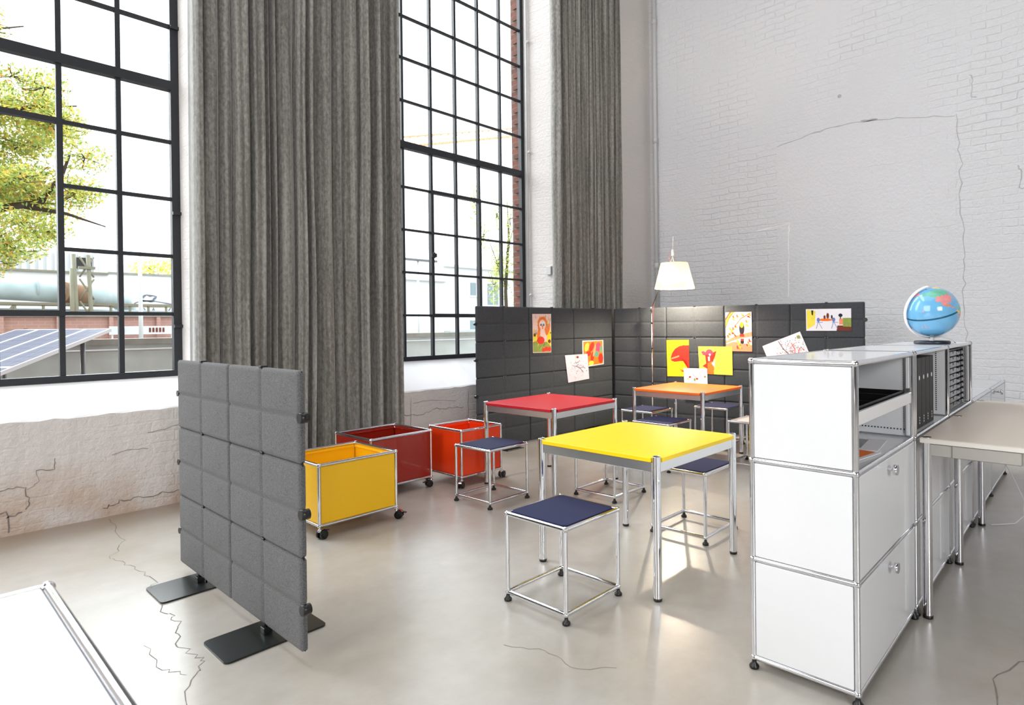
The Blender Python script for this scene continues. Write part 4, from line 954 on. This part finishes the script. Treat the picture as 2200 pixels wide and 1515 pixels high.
# ------------------------------------------------------------------ globe
t = thing('desk_globe', 'blue illuminated desk globe on a dark round base on top of the tall cabinet', 'globe', (3.80, .715, 1.0975))
m = MB(); m.lathe([(0, 0), (.086, 0), (.090, .004), (.090, .013), (.085, .018), (0, .018)], n=40); m.build('base', 'navyplastic', t)
m = MB(); m.lathe([(.013, .017), (.011, .03), (.008, .046), (0, .046)], n=20); m.build('stem', 'pipe', t)
GC = Vector((0, 0, .178)); GR = .137
land = {  # lon, lat outlines, coarse
 1: [[(-125, 49), (-123, 38), (-117, 32), (-97, 26), (-90, 29), (-82, 25), (-81, 31), (-75, 36), (-70, 42), (-67, 45), (-83, 46), (-95, 49)], [(130, 60), (165, 68), (180, 66), (162, 55), (140, 48)], [(-8, 36), (3, 43), (12, 38), (25, 36), (40, 42), (30, 60), (10, 58), (-10, 52)]],
 2: [[(-168, 66), (-141, 70), (-95, 72), (-80, 73), (-64, 60), (-56, 52), (-67, 45), (-83, 46), (-95, 49), (-125, 49), (-135, 58), (-152, 59), (-165, 55)], [(-78, 8), (-60, 9), (-50, 0), (-35, -6), (-40, -22), (-55, -34), (-58, -20), (-70, -6)], [(-17, 15), (10, 5), (40, 12), (50, 12), (38, -18), (20, -34), (10, -10)], [(60, 50), (120, 55), (130, 40), (105, 12), (78, 8), (60, 25)]],
 3: [[(-117, 32), (-105, 20), (-95, 16), (-83, 9), (-88, 18), (-97, 21), (-97, 26)], [(-81, -4), (-70, -18), (-74, -45), (-68, -54), (-62, -40), (-55, -34), (-58, -20), (-70, -6), (-78, 2)], [(113, -22), (130, -12), (142, -11), (153, -27), (146, -39), (131, -32), (115, -34)]],
 4: [[(-81, -4), (-78, 8), (-70, -2), (-70, -6)], [(-45, 60), (-20, 70), (-30, 83), (-60, 80), (-68, 76)]]}
def inside(lo, la, poly):
    c = False; n = len(poly); j = n-1
    for i in range(n):
        xi, yi = poly[i]; xj, yj = poly[j]
        if (yi > la) != (yj > la) and lo < (xj-xi)*(la-yi)/(yj-yi)+xi: c = not c
        j = i
    return c
nl, nb = 180, 90; vs = []; fs = []; mi = []; rr_ = random.Random(2)
for j in range(nb+1):
    la = R(90-180*j/nb)
    for i in range(nl): lo = R(-180+360*i/nl); vs.append((GR*math.cos(la)*math.cos(lo), GR*math.cos(la)*math.sin(lo), GR*math.sin(la)))
for j in range(nb):
    for i in range(nl):
        fs.append((j*nl+i, (j+1)*nl+i, (j+1)*nl+(i+1) % nl, j*nl+(i+1) % nl))
        la = 90-180*(j+.5)/nb; lo = -180+360*(i+.5)/nl; k = 0
        lo2 = lo+3*math.sin(la*.5)+rr_.uniform(-1, 1); la2 = la+2*math.sin(lo*.4)
        for key, polys in land.items():
            if any(inside(lo2, la2, p) for p in polys): k = key
        if k == 0 and abs(la) < 1.3: k = 5
        if k == 0 and ((-170 < lo < -150 and -22 < la < -12) or (-160 < lo < -154 and 18 < la < 22)) and rr_.random() < .2: k = 1
        mi.append(k)
M['ocean'] = simple('glossy ocean blue', (112, 180, 224), .15, 0, .06, 20, coat=.5)
M['land_pink'] = simple('pink map print', (226, 150, 150), .2, 0, .25, 60); M['land_green'] = simple('green map print', (110, 186, 160), .2, 0, .2, 60)
M['land_orange'] = simple('orange map print', (232, 140, 120), .2, 0, .3, 50); M['land_yellow'] = simple('yellow map print', (226, 196, 120), .2, 0, .1, 50); M['equator'] = simple('dark equator line', (20, 90, 120), .2)
m = MB(); m.add(vs, fs, True, mi); sp_ = m.build('sphere', ['ocean', 'land_pink', 'land_green', 'land_orange', 'land_yellow', 'equator'], t)
# tilt: axis leans to the viewer's left, Pacific side to the camera
right = Vector((ca, -sa, 0)); toward = Vector((-sa, -ca, 0))
axis = (Vector((0, 0, 1))-right*math.tan(R(17))+toward*math.tan(R(12))).normalized()
lon0 = R(-110); e1 = (toward-axis*toward.dot(axis)).normalized(); e2 = axis.cross(e1)
ex = e1*math.cos(-lon0)+e2*math.sin(-lon0); ey = axis.cross(ex)
sp_.matrix_local = Matrix(((ex.x, ey.x, axis.x, GC.x), (ex.y, ey.y, axis.y, GC.y), (ex.z, ey.z, axis.z, GC.z), (0, 0, 0, 1)))
m = MB(); m.ball(GC+axis*(GR+.002), .006); m.ball(GC-axis*(GR+.002), .006)
RA = GR+.013; perp = (-right-axis*(-right).dot(axis)).normalized(); wdir = axis.cross(perp); n = 48; vs = []
for i in range(n+1):
    th = PI*i/n-(.0); th = R(-2)+R(196)*i/n
    c = GC+(axis*math.cos(th)+perp*math.sin(th))*RA; ci = GC+(axis*math.cos(th)+perp*math.sin(th))*(RA-.005)
    for q, p in ((-.010, c), (.010, c), (.010, ci), (-.010, ci)): vs.append(p+wdir*q)
fs = []
for i in range(n): fs += [(4*i+k, 4*i+(k+1) % 4, 4*i+4+(k+1) % 4, 4*i+4+k) for k in range(4)]
m.add(vs, fs+[(0, 1, 2, 3), (4*n+3, 4*n+2, 4*n+1, 4*n)], False); m.build('meridian_arm', 'paper', t)
m = MB(); p0 = GC-axis*RA; m.path([p0, p0+right*.03+Vector((0, 0, .0)), p0+right*.07+Vector((0, 0, -.010)), p0+right*.085+Vector((0, 0, -.016)), (right*.13)+Vector((0, 0, .005)), right*.14-toward*.06+Vector((0, 0, .003)), right*.16-toward*.20+Vector((0, 0, .003))], .0022, 8)
m.build('cord', 'paper', t)

# ------------------------------------------------------------------ floor lamp
LX, LY = 5.770, 3.915
t = thing('floor_lamp', 'slim chrome floor lamp with a glowing parchment shade, standing before the charcoal screen', 'lamp', (LX, LY, 0))
m = MB(); m.lathe([(0, .001), (.16, .001), (.165, .006), (.165, .014), (.02, .02), (.012, .03)], n=36); m.build('base', 'blacksteel', t)
m = MB(); m.tube((0, 0, .02), (0, 0, 1.395), .0085, 14); m.build('pole', 'chrome', t)
for z in (.55, .95, 1.24): m = MB(); m.tube((0, 0, z-.008), (0, 0, z+.008), .0105, 12); m.build('cable_clip', 'black', t)
m = MB(); m.bbox(-.016, .016, -.012, .012, 1.375, 1.425, .004); m.tube((-.02, 0, 1.41), (.02, 0, 1.41), .009, 12); m.build('joint', 'chrome', t)
SH = Vector((5.60-LX, 3.500-LY, 0))
TJ = SH+Vector((-.0, .02, 1.995))
m = MB(); m.tube((0, 0, 1.41), TJ+Vector((0, 0, -.05)), .006, 10); m.build('arm', 'brushed', t)
m = MB(); m.path([(0.008, -.008, .5), (.011, -.006, 1.0), (.012, -.01, 1.36), (.01, -.02, 1.45), (TJ.x*.5+.012, TJ.y*.5, 1.70), (TJ.x+.03, TJ.y+.06, 1.88), (TJ.x+.03, TJ.y+.07, 1.97), (TJ.x, TJ.y+.01, 2.0), (SH.x, SH.y, 1.91)], .003, 8); m.build('cord', 'brown_p', t)
m = MB(); m.bbox(TJ.x-.012, TJ.x+.012, TJ.y-.012, TJ.y+.012, TJ.z-.03, TJ.z+.035, .004); m.tube(TJ+Vector((0, 0, .03)), TJ+Vector((0, -.01, .175)), .0035, 8); m.tube(TJ+Vector((0, 0, -.03)), SH+Vector((0, 0, 1.875)), .005, 8); m.tube(SH+Vector((0, 0, 1.86)), SH+Vector((0, 0, 1.885)), .022, 14)
m.build('shade_holder', 'shadewire', t)
m = MB(); n = 48
pr = [(.216, 1.605), (.145, 1.882), (.1435, 1.882), (.2145, 1.605)]; m.lathe([(a, b) for a, b in pr]+[pr[0]], SH, n)
sd = m.build('lamp_shade', 'shade', t)
m = MB()
for k in range(3): a = 2*PI*k/3+.4; m.tube(SH+Vector((0, 0, 1.875)), SH+Vector((.144*math.cos(a), .144*math.sin(a), 1.880)), .0018, 6)
m.build('shade_ring', 'shadewire', sd)
m = MB(); m.ball(SH+Vector((0, 0, 1.76)), .032, 16, 10); m.tube(SH+Vector((0, 0, 1.78)), SH+Vector((0, 0, 1.865)), .014, 12); bu = m.build('bulb', 'bulb', t)
pl = bpy.data.lights.new('lamp_bulb_light', 'POINT'); pl.energy = 120; pl.color = (1, .86, .66); pl.shadow_soft_size = .045
po = bpy.data.objects.new('lamp_bulb_light', pl); C.objects.link(po); po.location = (LX+SH.x, LY+SH.y, 1.70)
bu.visible_shadow = True

# ------------------------------------------------------------------ outside
m = MB(); m.box(-30, 75, 5.8, 90, -.35, -.25); struct('ground', m, 'asphalt', 'grey yard ground outside the windows')
def box_t(name, label, cat, x0, x1, y0, y1, z0, z1, mat):
    m = MB(); m.box(x0, x1, y0, y1, z0, z1); return tag(m.build(name, mat), label, cat)
t = thing('retaining_wall', 'low stained concrete wall with a mossy coping outside the windows', 'wall', (0, 9, -.25))
m = MB(); m.box(-6, 12, 0, .35, 0, 1.30); m.build('wall_body', 'concrete', t)
m = MB(); m.box(-6, 12, -.05, .42, 1.30, 1.37); m.build('coping', 'concrete_cap', t)
m = MB(); m.tube((-6, -.07, 1.235), (12, -.07, 1.235), .015, 8); m.build('rail', 'pipe', t)
# weathered brick yard wall with piers
t = thing('yard_wall', 'long weathered red brick wall with shallow piers across the yard', 'wall', (0, 18, -.25))
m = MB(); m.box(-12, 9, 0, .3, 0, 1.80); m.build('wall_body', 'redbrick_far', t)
m = MB(); m.box(-12, 9, -.08, .36, 1.80, 1.90); m.build('coping', 'concrete_cap', t)
for i in range(14): x = -4+i*.95; m = MB(); m.box(x, x+.08, -.07, 0, 0, 1.8); m.build('pier', 'redbrick_far', t)
for i in range(14):
    x = -3.6+i*.95+.0; m = MB(); m.box(x, x+.07, -.01, 0, 1.42, 1.54); m.build('vent', 'rust', t)
# tiny sign boards on the wall foot
m = MB(); m.box(3.55, 4.9, 17.7, 17.72, 1.12, 1.32); m.box(3.78, 3.84, 17.69, 17.7, 1.15, 1.28, 1); m.box(4.15, 4.2, 17.69, 17.7, 1.15, 1.26, 1)
for i in range(5): m.box(4.33+i*.07, 4.37+i*.07, 17.69, 17.7, 1.17, 1.28, 2)
for x in (3.6, 4.8): m.box(x, x+.03, 17.72, 17.75, -.25, 1.2)
tag(m.build('sign_board', ['alu', 'black_p', 'brown_p']), 'small white sign strip with red lettering in front of the brick yard wall', 'sign')
# pipe bridge
t = thing('pipe_bridge', 'old steel pipeline bridge with a lattice mast across the yard', 'pipeline', (0, 19.5, -.25))
m = MB()
pp = [(-6, 0, 2.6), (1.2, 0, 2.5), (2.3, 0, 2.45), (3.7, .25, 2.38), (4.5, 1.6, 2.32), (4.75, 2.2, 2.1), (4.8, 2.3, 1.4), (4.8, 2.3, 0)]
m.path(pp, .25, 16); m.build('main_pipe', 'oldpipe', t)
for i in range(12):
    m = MB(); x = -2+i*.5; m.tube((x, 0, 2.52), (x+.04, 0, 2.52), .265, 16); 
    if i % 3 == 0: m.build('flange', 'oldpipe', t)
m = MB(); m.tube((3.0, 0, 2.43), (3.45, .2, 2.38), .262, 16); m.build('rusty_section', 'rust', t)
m = MB(); m.path([(-6, .6, 1.95), (2.6, .6, 1.9)], .12, 12); m.path([(-3, -.2, 2.05), (5.5, .6, 1.98)], .03, 8); m.path([(-3, -.2, 1.75), (5.5, .6, 1.70)], .03, 8); m.build('small_pipe', 'oldpipe', t)
m = MB(); m.box(-6, 5.5, -.3, -.22, 2.10, 2.16); m.box(-6, 5.5, .5, .6, 2.10, 2.16)
for x in (-4, -2.5, -1, .5, 1.6, 2.1, 2.6, 3.9, 4.3, 4.7, 5.1): m.tube((x, -.26, 0), (x, -.26, 2.1), .03, 6)
m.tube((1.6, -.26, 1.4), (2.1, -.26, 2.1), .03, 6); m.tube((2.1, -.26, 1.4), (1.6, -.26, 2.1), .03, 6); m.build('gantry', 'gantry', t)
m = MB(); 
for dx in (0, .28): m.tube((3.26+dx, -.4, 0), (3.15+dx, -.4, 3.35), .045, 8)
for k in range(5):
    z = .6+k*.55; m.tube((3.26, -.4, z), (3.54, -.4, z+.5), .022, 6); m.tube((3.54, -.4, z), (3.26, -.4, z+.5), .022, 6)
m.tube((3.12, -.4, 0), (3.12, -.4, 3.0), .05, 8); m.box(3.24, 3.56, -.46, -.34, 3.0, 3.06); m.build('lattice_mast', 'gantry', t)
# buildings
t = thing('factory_hall', 'pale corrugated factory hall behind the pipeline', 'building', (0, 26, -.25))
m = MB(); m.box(-4, 5.2, 0, 8, 0, 3.45); m.build('wall_body', 'farwhite', t)
m = MB()
for i in range(45): x = -4+i*.2; m.box(x, x+.12, -.06, 0, 3.45, 4.05)
m.box(-4, 5.2, -.02, 8, 3.45, 4.06); m.build('clad_band', 'corrugated', t)
m = MB(); m.box(-4, 5.2, -.1, -.02, 3.38, 3.45); m.build('gutter', 'gantry', t)
m = MB(); m.box(4.35, 4.75, -.09, -.06, 3.55, 3.92); m.build('louvre', 'black', t)
t = thing('white_block', 'long white building with a sprayed tag on its wall', 'building', (0, 27, -.25))
m = MB(); m.box(5.2, 14, 0, 6, 0, 3.5); m.build('wall_body', 'farwhite', t); m = MB(); m.box(5.2, 14, -.05, .1, 3.5, 3.57); m.build('roof_edge', 'concrete_cap', t)
m = MB()
r = random.Random(4)
def gl(pts, w=.05): 
    P = [(a, -.01, b) for a, b in pts]; ribbon(m, P, w, (0, 1, 0), .02, sub=3)
cx, cz = 6.55, 2.5
gl([(cx-.75, cz-.25), (cx-.3, cz+.0), (cx-.15, cz+.05), (cx+.25, cz+.05), (cx+.8, cz-.05), (cx+.65, cz-.45), (cx+.4, cz-.35), (cx+.5, cz-.75)]); gl([(cx-.75, cz-.25), (cx-.5, cz-.35), (cx-.3, cz-.3), (cx-.35, cz-.75)])
gl([(cx-.2, cz+.15), (cx, cz+.28), (cx+.3, cz+.22), (cx+.2, cz+.08), (cx-.1, cz+.05), (cx-.2, cz+.15)], .07); gl([(cx-.1, cz-.2), (cx+.1, cz-.5), (cx+.2, cz-.2), (cx+.3, cz-.6)], .04)
m.build('spray_tag', 'graffiti', t)
t = thing('steel_chimney', 'pale grey steel stack rising behind the factory hall', 'chimney', (7.22, 36, -.25)); m = MB(); m.tube((0, 0, 0), (0, 0, 6.5), .21, 20); m.build('stack', 'corrugated', t); m = MB(); m.box(-.5, -.1, -.5, .5, 5.3, 5.4); m.box(-.5, 1.0, -.6, .6, 3.9, 4.6); m.build('platform', 'corrugated', t)
def lamp_post(x, y, h, label, arm=None):
    t = thing('street_lamp', label, 'lamp post', (x, y, -.25)); m = MB(); m.tube((0, 0, 0), (0, 0, h), .05, 8, r2=.035); m.build('post', 'corrugated', t)
    if arm: m = MB(); m.bbox(arm[0], arm[1], -.1, .1, h-.02, h+.06, .01); m.build('lamp_head', 'smoke', t)
lamp_post(4.05, 17.2, 3.6, 'thin grey pole standing before the pipeline')
lamp_post(12.9, 19, 3.9, 'street lamp with a wide flat head seen through the right window', (-1.0, .8))
t = thing('office_building', 'white office building with small windows seen through the right window', 'building', (0, 27, -.25))
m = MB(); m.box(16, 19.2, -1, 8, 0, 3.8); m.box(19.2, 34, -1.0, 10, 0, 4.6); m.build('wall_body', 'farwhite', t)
m = MB(); m.box(15.8, 19.3, -1.2, 8, 3.8, 3.92); m.box(19.1, 34, -1.2, 10, 4.6, 4.72); m.build('roof_edge', 'corrugated', t)
for (x, z0, z1) in ((20.95, 3.15, 3.85), (22.15, 2.65, 3.85), (24.6, 2.4, 4.0), (27, 2.4, 4.0), (20.9, 1.3, 1.8)):
    m = MB(); m.box(x, x+.75, -1.04, -1.0, z0, z1); f_ = m.build('window', 'farglass', t); m = MB(); m.box(x-.06, x+.81, -1.08, -1.0, z0-.08, z0); m.box(x+.35, x+.40, -1.06, -1.0, z0, z1); m.build('window_frame', 'alu', f_)
m = MB(); m.box(19.2, 34, -1.5, -1.0, 1.0, 1.25); m.build('canopy', 'oldpipe', t)
t = thing('tower_crane', 'pale orange tower crane jib far beyond the right window', 'crane', (0, 60, 0))
m = MB(); A_ = Vector((30, 0, 19.0)); B_ = Vector((58, 0, 27.4)); n = 26
for off in (Vector((0, 0, 0)), Vector((0, 1, 0)), Vector((0, .5, 1.1))): m.tube(A_+off, B_+off, .07, 5)
for i in range(n):
    p = A_.lerp(B_, i/n); q = A_.lerp(B_, (i+.5)/n); s = A_.lerp(B_, (i+1)/n); tp_ = Vector((0, .5, 1.1)); m.tube(p, q+tp_, .04, 4); m.tube(q+tp_, s, .04, 4); m.tube(p+Vector((0, 1, 0)), q+tp_, .04, 4)
m.build('jib', 'crane_p', t)
m = MB(); m.tube((60, .5, 0), (60, .5, 29), .5, 6); m.tube((60, .5, 29), (30, .5, 20.3), .04, 4); m.build('tower', 'crane_p', t)

# solar panels
t = thing('solar_array', 'tilted blue solar panel array with white frames just outside the left window', 'solar panels', (0, 0, -.25))
Rr = Vector((1.60, 7.9, 1.49)); e2_ = Vector((-.65, .76, 0)).normalized(); dn = Vector((-.76, -.65, -.30))
Wd, Ld = 1.0, 2.2
def sp(a, b, h=0): 
    nrm_ = e2_.cross(dn).normalized(); nrm_ = nrm_ if nrm_.z > 0 else -nrm_
    return Rr+e2_*a+dn*b+nrm_*h
def slab(mb, a0, a1, b0, b1, h0, h1, mi=0):
    vs = [sp(a, b, h) for h in (h0, h1) for b in (b0, b1) for a in (a0, a1)]
    mb.add(vs, [(0, 2, 3, 1), (4, 5, 7, 6), (0, 1, 5, 4), (2, 6, 7, 3), (0, 4, 6, 2), (1, 3, 7, 5)], False, mi)
for i in range(4):
    for j in range(2):
        a0 = i*Wd/4; b0 = j*Ld/2; m = MB(); slab(m, a0, a0+Wd/4, b0, b0+Ld/2, -.03, .004); fr_ = m.build('panel_frame', 'alu', t)
        m = MB()
        for p in range(3):
            for q in range(9):
                ca0 = a0+.018+p*(Wd/4-.036)/3; cb0 = b0+.018+q*(Ld/2-.036)/9; slab(m, ca0+.001, ca0+(Wd/4-.036)/3-.001, cb0+.0012, cb0+(Ld/2-.036)/9-.0012, .004, .006)
        m.build('solar_cells', 'cell', fr_)
m = MB()
for a, b in ((.1, .25), (.9, .25), (.1, 1.9), (.9, 1.9)): p = sp(a, b, -.03); m.tube(p, (p.x, p.y, 0), .02, 8)
m.build('support', 'smoke', t)

# trees
def tree(name, label, base, trunk, branches, clusters, nleaf, size, mats, weights, seed, cyl=False, group=None):
    r = random.Random(seed); t = thing(name, label, 'tree', base, 0, group)
    m = MB(); m.path(*trunk, 8); m.build('trunk', 'bark', t)
    m = MB()
    for pts, rad in branches: m.path(pts, [rad*(1-.8*i/(len(pts)-1)) for i in range(len(pts))], 6)
    # twigs into the crown
    for (c, rx, ry, rz) in clusters:
        for _ in range(7):
            d = Vector((r.gauss(0, 1), r.gauss(0, 1), r.gauss(0, .7))).normalized(); e = Vector((c[0]+d.x*rx, c[1]+d.y*ry, c[2]+d.z*rz))
            mid = Vector(c).lerp(e, .5)+Vector((r.uniform(-.1, .1),)*3); m.path([c, mid, e], [.012, .007, .003], 5)
    m.build('branches', 'bark', t)
    vs = []; fs = []; mi = []; tot = sum(c[1]*c[2]*c[3] for c in clusters)
    for (c, rx, ry, rz) in clusters:
        for _ in range(int(nleaf*rx*ry*rz/tot)):
            d = Vector((r.gauss(0, 1), r.gauss(0, 1), r.gauss(0, 1))).normalized()*(r.random()**.45); 
            p = Vector((c[0]+d.x*rx, c[1]+d.y*ry, c[2]+d.z*rz)); a = Vector((r.gauss(0, 1), r.gauss(0, 1), r.gauss(0, 1))).normalized(); b = a.orthogonal().normalized(); s = size*r.uniform(.5, 1.2)
            k = len(vs); vs += [p-a*s, p-b*s*.5, p+a*s, p+b*s*.5]; fs.append((k, k+1, k+2, k+3)); mi.append(r.choices(range(len(mats)), weights)[0])
    m = MB(); m.add(vs, fs, False, mi); m.build('foliage', mats, t)
    return t
r = random.Random(21); cl = []
# ginkgo-like tree at the left: crown hangs to about 2.7 m
for _ in range(110):
    x = r.uniform(.3, 2.5) if r.random() < .8 else r.uniform(-2.6, .3); z = 2.65+3.9*r.random()**.85; y = r.uniform(-1.2, 1.4)
    if x > 1.5+.0*z and z > 5.6: continue
    if x > 1.9 and (z > 5.2 or z < 3.0): continue
    cl.append(((x, y, z), r.uniform(.28, .55), r.uniform(.35, .7), r.uniform(.18, .36)))
tree('tree', 'large autumn tree with yellow green leaves outside the left window', (0, 13.6, -.25), ([(-1.2, 0, 0), (-1.1, 0, 2.0), (-1.0, .1, 4), (-.8, 0, 7.4)], [.3, .24, .18, .06]),
     [([(-1.1, 0, 2.6), (.3, -.9, 3.2), (1.3, -1.0, 3.35), (1.7, -1.0, 3.5), (1.95, -1.0, 3.95), (2.05, -1.0, 4.3)], .09), ([(1.5, -1.0, 3.4), (2.0, -1.0, 3.35), (2.5, -1.0, 3.2)], .045), ([(-1.0, 0, 3.6), (.6, -.7, 4.5), (1.6, -.8, 5.0), (2.2, -.7, 5.2)], .06), ([(-.9, 0, 4.6), (.6, -.4, 5.9), (1.6, -.4, 6.4)], .05)],
     cl, 70000, .036, ['leaf_y', 'leaf_g', 'leaf_d'], (5, 6, .8), 5)
tree('tree', 'small yellow leaved tree behind the white block with the sprayed tag', (0, 33.5, -.25), ([(9.4, 0, 0), (9.4, 0, 4.6)], [.14, .05]), [([(9.4, 0, 2.8), (8.2, 0, 4.4)], .06), ([(9.4, 0, 2.8), (10.8, 0, 5.2)], .06)],
     [((8.3, 0, 4.3), .9, .6, .55), ((9.4, 0, 4.5), .9, .6, .7), ((10.6, 0, 5.0), .8, .6, 1.1), ((11.2, 0, 6.0), .7, .5, 1.0)], 3000, .08, ['leaf_y', 'leaf_g'], (6, 2), 9)
wc = [((11.95+r.uniform(-.7, .9), r.uniform(-.4, .4), 2.2+r.uniform(0, 3.0)), .20, .2, .75) for _ in range(14)]
tree('tree', 'thin weeping tree with sparse pale green leaves outside the right window', (0, 13.5, -.25), ([(12.3, 0, 0), (12.2, 0, 2.5), (12.35, 0, 4.2), (12.3, 0, 5.2)], [.07, .05, .03, .01]), [([(12.25, 0, 2.6), (11.7, 0, 3.7), (11.4, 0, 4.4)], .02), ([(12.3, 0, 3.8), (12.7, 0, 4.8)], .02)], wc, 4200, .045, ['leaf_g', 'leaf_y'], (6, 3), 13)
